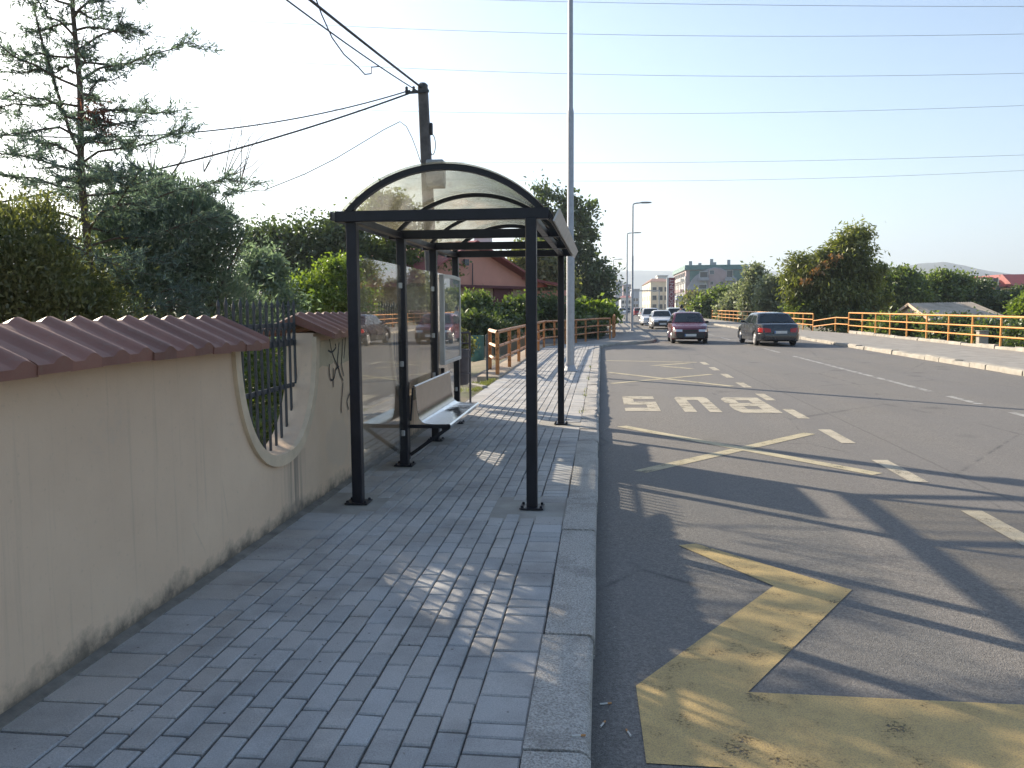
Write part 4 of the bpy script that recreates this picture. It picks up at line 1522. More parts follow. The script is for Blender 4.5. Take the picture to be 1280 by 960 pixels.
# middle distance on the left
tree('broadleaf_tree', 'dark broadleaf tree with sky gaps behind the coping left of the shelter', 'tree', G(385, 44),
     [B(350, 305, 44, 36, 34), B(395, 300, 44, 34, 34), B(425, 310, 44, 30, 36), B(440, 282, 44, 22, 16), B(360, 350, 44, 42, 40), B(330, 310, 44, 26, 30), B(420, 350, 44, 40, 32)], LF['dark'], 31, 260, 80, .40, (.26, .14), trunk_r=.22, shell=.4)
tree('garden_shrub', 'bright yellow-green shrub behind the far red coping', 'bush', G(405, 25, -.1),
     [B(400, 385, 25, 62, 40), B(370, 375, 25, 34, 24), B(425, 355, 25, 32, 32), B(425, 340, 25, 18, 18)], LF['bright'], 32, 210, 80, .18, (.13, .075), trunk_r=.05)
tree('garden_shrub', 'grey-green shrub between the juniper and the bright shrub', 'bush', G(335, 15, -.1),
     [B(335, 370, 15, 40, 46), B(325, 330, 15, 24, 26), B(345, 410, 15, 40, 30)], LF['juniper'], 33, 130, 70, .14, (.10, .04), trunk_r=.04)
tree('broadleaf_tree', 'broadleaf tree seen through the plastic roof sheet and shelter glass', 'tree', G(490, 46),
     [B(470, 290, 46, 38, 40), B(505, 300, 46, 34, 44), B(450, 330, 46, 40, 40), B(520, 340, 46, 40, 40), B(485, 258, 46, 24, 20)], LF['mid'], 34, 200, 60, .4, (.28, .15), trunk_r=.22, shell=.4)
tree('broadleaf_tree', 'large dark tree behind the lamp post, its top above the shelter roof', 'tree', G(712, 92),
     [B(690, 262, 92, 26, 32), B(715, 290, 92, 30, 42), B(735, 345, 92, 30, 40), B(690, 330, 92, 34, 46), B(750, 360, 92, 17, 30), B(660, 330, 92, 26, 30), B(705, 375, 92, 50, 26)], LF['dark'], 35, 330, 70, .62, (.50, .28), trunk_r=.4, shell=.45)
tree('broadleaf_tree', 'lighter green tree between the pink house and the large dark tree', 'tree', G(672, 66),
     [B(668, 335, 66, 26, 30), B(690, 350, 66, 26, 26), B(650, 340, 66, 22, 22), B(700, 375, 66, 34, 18)], LF['olive'], 36, 150, 60, .42, (.36, .2), trunk_r=.2)
hs = [('garden_shrub', 'rounded leafy shrub in front of the pink house wall', 590, 36, [(588, 390, 22, 17), (598, 377, 10, 8)], 'mid', 41), ('garden_shrub', 'dark leafy shrub below the house beside the first shrub', 618, 35, [(618, 404, 22, 14)], 'dark', 42),
      ('garden_shrub', 'vine-covered shrub in front of the dark red shed door', 645, 37, [(645, 394, 18, 14), (655, 380, 7, 7)], 'mid', 43), ('garden_shrub', 'dark shrub just behind the middle of the left railing', 680, 39, [(680, 392, 26, 18)], 'dark', 44),
      ('garden_shrub', 'bright lime-green bush behind the railing right of the lamp post', 745, 50, [(738, 391, 17, 9), (752, 392, 13, 9), (725, 389, 9, 10)], 'bright', 45), ('garden_shrub', 'dark brown-green undergrowth behind the green drum', 592, 33, [(585, 410, 32, 20), (612, 414, 24, 14)], 'dark', 46),
      ('garden_shrub', 'shaded undergrowth below the left railing curve', 715, 46, [(715, 410, 34, 10)], 'dark', 47)]
for nm, lb, px, Y, bl, mt, sd in hs:
    tree(nm, lb, 'bush', G(px, Y), [B(*q[:2], Y, *q[2:]) for q in bl], LF[mt], sd, 95, 55, .006 * Y, (.0062 * Y, .0036 * Y), trunk_r=.04, limbs=8)
tree('dry_shrub', 'straggly dry-leaved shrub behind the litter bin', 'bush', G(575, 20, -.1), [B(572, 424, 20, 10, 14), B(580, 434, 20, 9, 8)], LF['olive'], 48, 40, 40, .1, (.1, .05), trunk_r=.03)

# right-hand side
tree('broadleaf_tree', 'big drooping-leaved tree with rusty seed heads on the right', 'tree', G(1055, 64),
     [B(1060, 318, 64, 24, 24), B(1074, 296, 64, 9, 12), B(1040, 330, 64, 32, 26), B(1012, 345, 64, 26, 22), B(1075, 345, 64, 26, 30), B(1045, 370, 64, 42, 24), B(1000, 362, 64, 18, 18), B(1090, 372, 64, 20, 22)],
     LF['sumac'], 51, 360, 95, .36, (.40, .11), droop=.75, trunk_r=.25, shell=.5)
tr = [o for o in COL.objects if o.name.startswith('broadleaf_tree') and 'rusty' in str(o.get('label', ''))][0]
rng = np.random.default_rng(5)
for k, (x, y) in enumerate(((1022, 338), (1044, 322), (1034, 330), (1008, 352))):
    c = np.array((at(x, y, 62) - tr.location)[:])
    p = c + rng.normal(size=(34, 3)) * np.array([.26, .25, .16])
    d = rng.normal(size=(34, 3)); d[:, 2] -= .6
    leaf_mesh('seed_cluster', p, d, .42, .15, rng.uniform(0, 1, 34), LF['red'], tr, rng)
R_ = [('poplar_sapling', 'slender pointed sapling rising above the pale bushes on the right', 'tree', 943, 88, [(944, 376, 15, 18), (943, 354, 7, 14), (943, 340, 3, 9)], 'pale', 52),
      ('broadleaf_bush', 'pale grey-green bush directly behind the dark sedan', 'bush', 972, 77, [(972, 375, 22, 22), (985, 385, 22, 14), (965, 358, 10, 12)], 'pale', 53),
      ('broadleaf_bush', 'pale leafy bush left of the pointed sapling', 'bush', 924, 97, [(925, 379, 12, 13), (929, 362, 5, 8), (915, 388, 12, 8)], 'pale', 54),
      ('broadleaf_bush', 'mid-green bush in front of the big apartment block', 'bush', 898, 112, [(898, 380, 15, 10), (882, 384, 10, 7), (906, 372, 8, 9)], 'mid', 55),
      ('broadleaf_bush', 'low olive bush beside the filling-station canopy', 'bush', 872, 150, [(872, 380, 8, 8)], 'olive', 56),
      ('broadleaf_bush', 'bushy green shrub at the foot of the big drooping tree', 'bush', 1015, 64, [(1015, 385, 26, 14), (1035, 392, 24, 12)], 'mid', 57),
      ('broadleaf_tree', 'dark green rounded tree right of the big drooping tree', 'tree', 1125, 86, [(1122, 362, 34, 24), (1100, 378, 26, 22)], 'mid', 58),
      ('broadleaf_tree', 'dark green tree above the middle of the shed roof', 'tree', 1170, 92, [(1165, 362, 34, 20), (1185, 358, 26, 20), (1165, 385, 40, 14)], 'mid', 59),
      ('broadleaf_tree', 'dark tree left of the red-roofed building', 'tree', 1212, 96, [(1210, 368, 26, 18), (1225, 380, 26, 14), (1200, 385, 40, 14)], 'dark', 60),
      ('broadleaf_tree', 'dark tree in front of the red-roofed building at the right edge', 'tree', 1262, 90, [(1262, 382, 26, 14), (1300, 378, 34, 22)], 'dark', 61),
      ('broadleaf_bush', 'bright green bush at the right edge beside the shed', 'bush', 1285, 60, [(1288, 392, 16, 16)], 'bright', 62)]
for nm, lb, ct, px, Y, bl, mt, sd in R_:
    tree(nm, lb, ct, G(px, Y), [B(*q[:2], Y, *q[2:]) for q in bl], LF[mt], sd, 170, 90, .0050 * Y, (.0044 * Y, .0023 * Y), trunk_r=.12, limbs=10)
U_ = [('undergrowth shrub in front of the shed gable behind the right railing', 1150, 56, [(1150, 412, 34, 12), (1115, 408, 22, 12)], 'mid', 71), ('flowering undergrowth shrub below the shed roof eave', 1200, 48, [(1195, 413, 34, 14)], 'dark', 72),
      ('dark undergrowth shrub behind the stone stub', 1245, 42, [(1245, 420, 36, 14)], 'dark', 73), ('undergrowth shrub where the right railing steps down', 1075, 62, [(1075, 403, 22, 9), (1055, 405, 16, 7)], 'mid', 74), ('dark undergrowth at the right picture edge below the railing', 1290, 39, [(1298, 422, 36, 18)], 'dark', 75)]
for lb, px, Y, bl, mt, sd in U_:
    tree('undergrowth_shrub', lb, 'bush', G(px, Y), [B(*q[:2], Y, *q[2:]) for q in bl], LF[mt], sd, 95, 75, .006 * Y, (.0046 * Y, .0024 * Y), trunk_r=.04, limbs=8)
# dry grass and weeds on the verge beside the bin
rng = np.random.default_rng(77)
def grass(label, pts, h, mat):
    p = np.array(pts); n = len(p)
    d = np.stack([rng.normal(size=n) * .35, rng.normal(size=n) * .35, np.ones(n)], 1)
    p[:, 2] += h * .4
    o = leaf_mesh('verge_grass', p, d, h, .012, rng.uniform(0, 1, n), mat, None, rng)
    return tag(o, label, 'grass', kind='stuff')
pts = []
while len(pts) < 4200:
    x, y = rng.uniform(-5.2, -2.3), rng.uniform(12.6, 18.6)
    if mnoise.noise(Vector((x * 1.1, y * .9, 1))) > .02 and not (x > -2.5 and y < 15.8 and y > 13.4 and rng.uniform() < .6):
        pts.append((x, y, ground_z(x, y) + .0))
grass('dry yellow-green grass on the earth verge around the litter bin', pts, .11, LF['olive'])
pts = [(rng.normal() * .05 - 2.42, rng.uniform(15.6, 18.2), -.02) for _ in range(900)] + [(rng.normal() * .02 - .29, y, -.01) for y in np.concatenate([rng.normal(c_, .25, 14) for c_ in (12.6, 14.9, 15.8, 18.3, 22.0)])]
grass('thin weeds growing along the stone edging and kerb joints', pts, .06, LF['olive'])
# ------------------------------------------------------------------ buildings
def wallmat(name, col):
    return P(name, col, .9, var=.08, vs=.6, bump=.1, bs=12)
W_pink = wallmat('salmon_render', (.62, .295, .215))
W_tan = wallmat('tan_render', (.47, .34, .22))
W_grey = wallmat('cool_grey_cladding', (.36, .37, .40))
W_rose = wallmat('rose_grey_render', (.42, .335, .34))
W_cream = wallmat('cream_render', (.68, .61, .49))
W_white = wallmat('white_render', (.66, .65, .63))
W_brick = wallmat('red_brick_base', (.36, .13, .085))
W_green = P('green_sheet_roof', (.11, .20, .185), .55, var=.15, vs=1)
W_redroof = P('red_sheet_roof', (.27, .065, .06), .6, var=.15, vs=1)
W_oldroof = P('old_fibre_cement_roof', (.50, .40, .29), .9, var=.35, vs=.9, col2=(.60, .50, .39), bump=.3, bs=8)
W_win = P('dark_window_glass', (.05, .06, .075), .12)
W_winp = P('bluish_window_glass', (.10, .13, .16), .15)
W_frame = P('white_window_frame', (.6, .6, .58), .5)
W_shed = P('dark_red_boards', (.12, .03, .035), .7)

def window(parent, x, y, z, w, h, glass, face='front', frame=True):
    """window set into a facade: frame standing proud of the wall, glass inside it"""
    m_ = MB()
    t = max(.06, w * .06)
    def bx(c, d):
        if face == 'front':
            m_.box((x + c[0], y - .03 - c[1], z + c[2]), d)
        else:
            m_.box((x - .03 - c[1], y + c[0], z + c[2]), (d[1], d[0], d[2]))
    if frame:
        bx((-w / 2, .0, 0), (t, .12, h + t)); bx((w / 2, 0, 0), (t, .12, h + t)); bx((0, 0, h / 2), (w - t, .12, t)); bx((0, 0, -h / 2), (w - t, .12, t))
        f_ = m_.build('window', W_frame, parent)
        m_ = MB(); bx((0, -.02, 0), (w - t, .04, h - t))
        m_.build('pane', glass, f_)
    else:
        bx((0, 0, 0), (w, .08, h))
        m_.build('window', glass, parent)

def block(name, label, px0, px1, pyt, Y, depth, mat, z0=-2.5, windows=(), flank=(), roof=None, roofh=0, overhang=.4, cat='building', glass=None):
    a, b = at(px0, 380, Y), at(px1, 380, Y)
    zt = at((px0 + px1) / 2, pyt, Y).z
    T_ = thing(name, label, cat, ((a.x + b.x) / 2, Y, z0))
    w = b.x - a.x
    m_ = MB(); m_.box((0, depth / 2, (zt - z0) / 2), (w, depth, zt - z0))
    m_.build('wall', mat, T_)
    if roof:
        m_ = MB()
        o = overhang
        if roofh:
            m_.loft([[(-w / 2 - o, -o, zt - z0), (w / 2 + o, -o, zt - z0), (w / 2 + o, depth + o, zt - z0), (-w / 2 - o, depth + o, zt - z0)],
                     [(-w / 2 + w * .2, depth * .25, zt - z0 + roofh), (w / 2 - w * .2, depth * .25, zt - z0 + roofh), (w / 2 - w * .2, depth * .75, zt - z0 + roofh), (-w / 2 + w * .2, depth * .75, zt - z0 + roofh)]])
        else:
            m_.box((0, depth / 2, zt - z0 + .2), (w + 2 * o, depth + 2 * o, .4))
        m_.build('roof', roof, T_)
    for (fx, zz, ww, hh) in windows:          # fractions across the front, heights above street
        window(T_, (fx - .5) * w, 0, zz - z0, ww, hh, glass or W_win)
    for (fy, zz, ww, hh) in flank:
        window(T_, -w / 2, fy * depth, zz - z0, ww, hh, glass or W_win, 'flank')
    return T_, w, zt

# big apartment block with arched grey front
Y = 260.0
a, b = at(857, 380, Y), at(933, 380, Y)
w = b.x - a.x
K = Y / F
AB = thing('apartment_building', 'large apartment block with green roof and arched grey gable beyond the bushes', 'building', (a.x, Y, -2.5))
zr = lambda py: at(895, py, Y).z + 2.5
xr = lambda px: at(px, 360, Y).x - a.x
m_ = MB(); m_.box((w / 2, 22, zr(337) / 2), (w, 44, zr(337)))
m_.build('wall', W_rose, AB)
m_ = MB()
m_.loft([[(-.5, -.6, zr(337)), (w + .5, -.6, zr(337)), (w + .5, 44.5, zr(337)), (-.5, 44.5, zr(337))], [(-.3, -.2, zr(331)), (w + .3, -.2, zr(331)), (w + .3, 44, zr(331)), (-.3, 44, zr(331))]])
m_.build('roof', W_green, AB)
m_ = MB()
m_.prism([(xr(862), -.25, zr(352)), (xr(862), -.25, zr(338)), (xr(929), -.25, zr(338)), (xr(929), -.25, zr(352))], (0, .245, 0))
m_.build('mansard_panel', W_green, AB)
arch = [(858, 364), (860, 358), (864, 350), (869, 344.5), (876, 340), (884, 336), (892, 334), (900, 335), (908, 339), (916, 345), (922, 352), (927, 361), (928, 364)]
m_ = MB(); m_.prism([(xr(x), -.9, zr(y)) for x, y in arch] + [(xr(928), -.9, 0), (xr(858), -.9, 0)], (0, .64, 0))
m_.build('arched_front', W_grey, AB)
m_ = MB(); m_.prism([(xr(x), -1.25, zr(y)) for x, y in ((885, 337.5), (892, 335.5), (900, 336.5), (907, 340), (907, 385), (885, 385))], (0, .34, 0))
m_.build('centre_bay', W_rose, AB)
for (x0, x1, y0, y1, pr, gl) in ((874, 884, 339.5, 347, -.95, W_win), (886, 891.5, 338, 343, -1.3, W_winp), (907.5, 915, 338, 347, -.95, W_win), (873, 883, 355.5, 361, -.95, W_win), (887, 891, 352, 356, -1.3, W_win), (899, 903.5, 352, 356, -1.3, W_win), (910, 918, 354, 360, -.95, W_winp), (873, 883, 366, 371, -.95, W_winp)):
    window(AB, (xr(x0) + xr(x1)) / 2, pr, (zr(y0) + zr(y1)) / 2, xr(x1) - xr(x0), zr(y0) - zr(y1), gl)
for (x0, x1, y) in ((872, 885, 347.5), (905, 919, 348), (872, 885, 362)):
    m_ = MB(); m_.box(((xr(x0) + xr(x1)) / 2, -1.6, zr(y + 1.5)), (xr(x1) - xr(x0), 1.2, .9)); m_.build('balcony', W_grey, AB)
m_ = MB(); m_.box((w * .075 + .0, -1.0, zr(368)), (w * .16, .5, zr(363) - zr(373))); m_.build('brick_base', W_brick, AB)
m_ = MB(); m_.box((-.12, 22, zr(345) / 2 + 1.5), (.22, 43.6, zr(345) - 3)); m_.build('side_wall', W_white, AB)
for k in range(7):                             # sunlit street side with balconies
    for q in range(3):
        y_, z_ = 4 + 5.6 * k, zr(342) - 3.3 * q - 1.2
        m_ = MB(); m_.box((-.75, y_, z_ - .6), (1.5, 3.2, .9)); m_.build('balcony', W_white if q != 1 else W_rose, AB)
        window(AB, -.24, y_, z_ + .9, 2.0, 1.9, W_win, 'flank')
for x, h in ((866, 1.6), (878, 1.0), (893, 2.2), (897, 1.2), (915, 1.9)):
    m_ = MB(); m_.box((xr(x), 8, zr(331) + h / 2), (1.0, 1.0, h)); m_.build('chimney', W_grey, AB)

block('office_building', 'cream four-storey building with sunlit side left of the red sign', 813, 838, 352, 300, 60, W_cream,
      windows=[(f, z, 1.5, 1.7) for f in (.2, .5, .8) for z in (1.5, 4.6, 7.6)], flank=[(f, z, 1.8, 1.8) for f in (.1, .3, .5, .7, .9) for z in (1.5, 4.6, 7.6)], roof=P('brown_tile_roof', (.22, .12, .09), .7), roofh=1.6)
block('apartment_building', 'pale tower block rising behind the cream building', 822, 834, 345, 420, 16, W_white, windows=[(f, z, 1.5, 1.6) for f in (.25, .7) for z in (9, 12.5)], roof=W_white)
block('apartment_building', 'white low-rise block at the far end of the street', 776, 790, 372, 380, 40, W_white, windows=[(f, z, 1.2, 1.5) for f in (.2, .5, .8) for z in (1, 3.6)], roof=W_redroof, roofh=1)
block('apartment_building', 'grey-blue block behind the street gantry', 790, 799, 362, 430, 30, wallmat('blue_grey_render', (.34, .38, .45)), windows=[(f, z, 1.2, 1.5) for f in (.3, .7) for z in (2, 5)], roof=W_grey)
block('apartment_building', 'grey high-rise cluster tower furthest left at the end of the street', 768, 778, 352, 620, 25, W_grey, windows=[(f, z, 1.4, 1.6) for f in (.3, .7) for z in (8, 12, 16)], roof=W_grey)
block('apartment_building', 'grey high-rise just right of the furthest left tower', 779, 789, 356, 640, 25, W_rose, windows=[(f, z, 1.4, 1.6) for f in (.3, .7) for z in (8, 12, 15)], roof=W_grey)
block('shop_building', 'low white shop with pale front behind the sign and canopy', 846, 880, 377, 200, 14, W_white, windows=[(f, 1.0, 3.0, 1.6) for f in (.2, .55, .85)], roof=W_grey, glass=W_winp)
# filling-station canopy
Y = 170
a, b = at(846, 372, Y), at(880, 372, Y)
CN = thing('station_canopy', 'flat blue-grey canopy on slim columns right of the red sign', 'canopy', ((a.x + b.x) / 2, Y, -.3))
z0, z1 = at(860, 374.5, Y).z + .3, at(860, 369.5, Y).z + .3
m_ = MB(); m_.box((0, 4, (z0 + z1) / 2), (b.x - a.x, 8, z1 - z0)); m_.build('roof', P('blue_grey_panel', (.26, .31, .40), .5), CN, bevel=.05)
for sx in (-.4, .4):
    for yy_ in (1, 7):
        m_ = MB(); m_.box((sx * (b.x - a.x), yy_, z0 / 2), (.3, .3, z0)); m_.build('column', W_frame, CN)
# tall red sign
Y = 160
a, b = at(833, 380, Y), at(843.5, 380, Y)
zt = at(838, 347, Y).z
SG = thing('advertising_pylon', 'tall dark red sign pylon lettered DISCOUNT vertically with a white edge', 'sign', ((a.x + b.x) / 2, Y, -.2))
w = b.x - a.x
m_ = MB(); m_.box((.12 * w, .3, (zt + .2) / 2 + .4), (w * .74, .5, zt - .6)); m_.build('panel', P('deep_red_panel', (.20, .025, .045), .5), SG)
m_ = MB(); m_.box((-.38 * w, .3, (zt + .2) / 2), (w * .24, .62, zt + .2)); m_.build('edge_column', W_white, SG)
cu = bpy.data.curves.new('sign_lettering', 'FONT')
cu.body = 'DISCOUNT'; cu.size = 1.0; cu.extrude = .02; cu.align_x = 'CENTER'; cu.align_y = 'CENTER'
tmp = bpy.data.objects.new('tmp_text', cu); COL.objects.link(tmp)
dg = bpy.context.evaluated_depsgraph_get()
tm = bpy.data.meshes.new_from_object(tmp.evaluated_get(dg))
bpy.data.objects.remove(tmp)
tm.materials.append(P('pale_sign_lettering', (.58, .50, .52), .5))
xsv = [v.co.x for v in tm.vertices]; ysv = [v.co.y for v in tm.vertices]
sL = (zt - 1.2) / (max(xsv) - min(xsv)); sH = w * .46 / (max(ysv) - min(ysv))
for v in tm.vertices:                          # letters run up the pylon
    x, y, z = v.co
    v.co = (.12 * w - y * sH, .03 - z, (zt + .2) / 2 + .4 + x * sL)
tm.name = 'sign_lettering'
to = bpy.data.objects.new('sign_lettering', tm); COL.objects.link(to); to.parent = SG
# gantry across the far street
Y = 230
a, b = at(766, 364, Y), at(824, 364, Y)
GT = thing('sign_gantry', 'thin grey gantry spanning the far street', 'gantry', (a.x, Y, -.12))
h = at(800, 364, Y).z + .12
for x in (0, b.x - a.x):
    m_ = MB(); m_.box((x, 0, h / 2), (.28, .28, h)); m_.build('post', M['galv'], GT)
m_ = MB(); m_.box(((b.x - a.x) / 2, 0, h + .1), (b.x - a.x + .3, .3, .32)); m_.build('beam', M['galv'], GT)

# red-roofed building at the right edge
Y = 150.0
RB = thing('apartment_building', 'orange building with red mansard roof and white dormers at the right edge', 'building', (at(1222, 380, Y).x, Y, -2.6))
X0 = at(1222, 380, Y).x
x_ = lambda px, yy=Y: at(px, 360, yy).x - X0
z_ = lambda py: at(1250, py, Y).z + 2.6
m_ = MB(); m_.box((x_(1265) / 2, 14, z_(358) / 2), (x_(1265), 24, z_(358))); m_.build('wall', wallmat('orange_render', (.55, .30, .12)), RB)
m_ = MB(); m_.loft([[(-.8, 1.4, z_(358)), (x_(1265) + .6, 1.4, z_(358)), (x_(1265) + .6, 26, z_(358)), (-.8, 26, z_(358))], [(1.2, 5, z_(345)), (x_(1265) - 1, 5, z_(345)), (x_(1265) - 1, 22, z_(345)), (1.2, 22, z_(345))]])
m_.build('roof', W_redroof, RB)
m_ = MB(); m_.box((x_(1290), 10, z_(360) / 2), (x_(1330) - x_(1265), 20, z_(360))); m_.build('wing_wall', wallmat('olive_render', (.42, .33, .16)), RB)
m_ = MB(); m_.loft([[(x_(1264), -1, z_(359)), (x_(1335), -1, z_(359)), (x_(1335), 22, z_(359)), (x_(1264), 22, z_(359))], [(x_(1266), 4, z_(342)), (x_(1330), 4, z_(342)), (x_(1330), 17, z_(342)), (x_(1266), 17, z_(342))]])
m_.build('wing_roof', W_redroof, RB)
for px in (1222, 1238, 1247):
    m_ = MB(); m_.box((x_(px), 2.4, z_(352)), (1.15, 3.0, z_(347.5) - z_(356))); dm = m_.build('dormer', W_white if px != 1247 else W_cream, RB)
    m_ = MB(); m_.box((x_(px), .88, z_(351)), (.7, .06, 1.0)); m_.build('dormer_window', W_win, dm)
for px in (1228, 1256):
    window(RB, x_(px), 2.0, z_(364), 1.2, 1.5, W_winp)

# grey-roofed shed below street level on the right
A_, B_ = at(1138, 379, 58), at(1213, 377.5, 63)
C_, D_, E_ = at(1166, 399.5, 54.5), at(1264, 399, 58.5), at(1108, 400, 62)
F_ = B_ + (E_ - A_)
o0 = Vector((C_.x, C_.y, -2.8))
SH2 = thing('garden_shed', 'low shed with weathered grey fibre-cement gable roof behind the right railing', 'shed', o0)
m_ = MB()
t = Vector((0, 0, .07))
ov = (A_ - B_).normalized() * .25
q = [p - o0 for p in (A_, B_, C_, D_, E_, F_)]
def slope(r0, r1, e0, e1):
    n = 26
    rings = []
    for k in range(n * 4 + 1):
        u = k / (n * 4)
        hgt = .022 * math.sin(2 * PI * k / 4)
        a_, b_ = r0.lerp(r1, u), e0.lerp(e1, u)
        rings.append([a_ + Vector((0, 0, hgt)), b_ + Vector((0, 0, hgt)), b_ + Vector((0, 0, hgt - .03)), a_ + Vector((0, 0, hgt - .03))])
    return rings
m_.loft(slope(q[0] + ov, q[1] - ov, q[2] + ov, q[3] - ov)); m_.loft(slope(q[0] + ov + Vector((0, 0, .01)), q[1] - ov + Vector((0, 0, .01)), q[4] + ov, q[5] - ov))
m_.build('roof', W_oldroof, SH2, smooth=60)
dn = Vector((0, 0, -.09))
g_ = [p + dn for p in q]
bt = lambda p: Vector((p.x, p.y, 0))
m_ = MB()
m_.mesh([g_[0], g_[2], g_[4], bt(g_[2]), bt(g_[4]), g_[1], g_[3], g_[5], bt(g_[3]), bt(g_[5])],
        [(0, 2, 1), (1, 2, 4, 3), (5, 6, 7), (6, 8, 9, 7), (1, 3, 8, 6), (2, 7, 9, 4)])
m_.build('wall', wallmat('pale_pink_render', (.50, .40, .33)), SH2)
m_ = MB(); m_.bar(g_[0] + ov * 1.02 + Vector((0, 0, .02)), g_[2] + ov * 1.02 + Vector((0, 0, .02)), .05, .18); m_.bar(g_[0] + ov * 1.02 + Vector((0, 0, .02)), g_[4] + ov * 1.02 + Vector((0, 0, .02)), .05, .18)
m_.build('barge_board', wallmat('peach_board', (.60, .46, .34)), SH2)

# pink house on the left, gable towards the street
Yh = 48.0
PK, PR, PL = at(585, 304, Yh), at(662, 352.5, Yh + 5.5), at(505, 352, Yh - 5.5)
HS = thing('house', 'salmon pink house with dark red eaves seen through the shelter frame', 'house', (PR.x, PR.y, ground_z(PR.x, PR.y)))
h0 = HS.location.copy()
pk, pr_, pl_ = PK - h0, PR - h0, PL - h0
zm = at(612, 358, Yh).z - h0.z
back = Vector((pl_.y - pr_.y, pr_.x - pl_.x, 0)).normalized()
if back.y < 0:
    back = -back
back = back * 11
m_ = MB()
wa = [pr_, Vector((pk.x, pk.y, pk.z)), pl_, Vector((pl_.x, pl_.y, zm)), Vector((pr_.x, pr_.y, zm))]
m_.loft([wa, [p + back for p in wa]])
m_.build('upper_wall', W_pink, HS)
m_ = MB()
ins = (pl_ - pr_).normalized() * .25
wa = [Vector((pr_.x, pr_.y, zm - .02)) + ins, Vector((pl_.x, pl_.y, zm - .02)) - ins, Vector((pl_.x, pl_.y, -.4)) - ins, Vector((pr_.x, pr_.y, -.4)) + ins]
m_.loft([[p + back * .02 for p in wa], [p + back * .98 for p in wa]])
m_.build('lower_wall', W_tan, HS)
m_ = MB()
m_.bar(Vector((pr_.x, pr_.y, zm)) - ins * 1.6 - back * .012, Vector((pl_.x, pl_.y, zm)) + ins * 1.6 - back * .012, .3, .16)
m_.build('eave_course', W_shed, HS)
m_ = MB()
fr = -back.normalized() * .7
rr = (pr_ - pk) * 1.16 + pk
ll = (pl_ - pk) * 1.12 + pk
up = Vector((0, 0, .14))
m_.loft([[pk + fr + up, rr + fr + up, rr + fr + up * .1, pk + fr + up * .1], [pk + back + up, rr + back + up, rr + back + up * .1, pk + back + up * .1]])
m_.loft([[pk + fr + up, ll + fr + up, ll + fr + up * .1, pk + fr + up * .1], [pk + back + up, ll + back + up, ll + back + up * .1, pk + back + up * .1]])
m_.build('roof', W_redroof, HS)
m_ = MB()
c = at(604, 300, Yh + 2.5) - h0
m_.box(c + Vector((0, 0, -.8)), (1.0, .8, 2.6)); m_.box(c + Vector((0, 0, .55)), (1.2, 1.0, .16))
m_.build('chimney', W_white, HS)
fd = (pr_ - pl_).normalized()
def onwall(px, py, out=.05):
    d_ = ray(px, py); n_ = back.normalized()
    t_ = (PR - CAM).dot(n_) / d_.dot(n_)
    return CAM + d_ * t_ - h0 - n_ * out
rotw = Matrix((fd, back.normalized(), Vector((0, 0, 1)))).transposed()
m_ = MB(); m_.box(onwall(582, 328), (.42, .1, .36), rotw); m_.build('vent_window', W_win, HS)
m_ = MB(); m_.tube([onwall(589, 329, .1), onwall(589, 356, .1)], .035, 6); m_.build('downpipe', M['iron'], HS)
m_ = MB(); m_.box(onwall(632, 378, -.2), (2.1, .12, 2.6), rotw); m_.build('shed_door', W_shed, HS)
c = at(676, 356, Yh + 7) - h0
m_ = MB(); m_.box(Vector((c.x, c.y, c.z / 2 - .3)), (1.9, 4, c.z - .2), rotw); m_.build('porch_wall', W_pink, HS)
m_ = MB(); m_.bar(c + Vector((-1.25, 0, .42)), c + Vector((1.25, 0, -.02)), 4.6, .14); m_.build('porch_roof', W_redroof, HS)

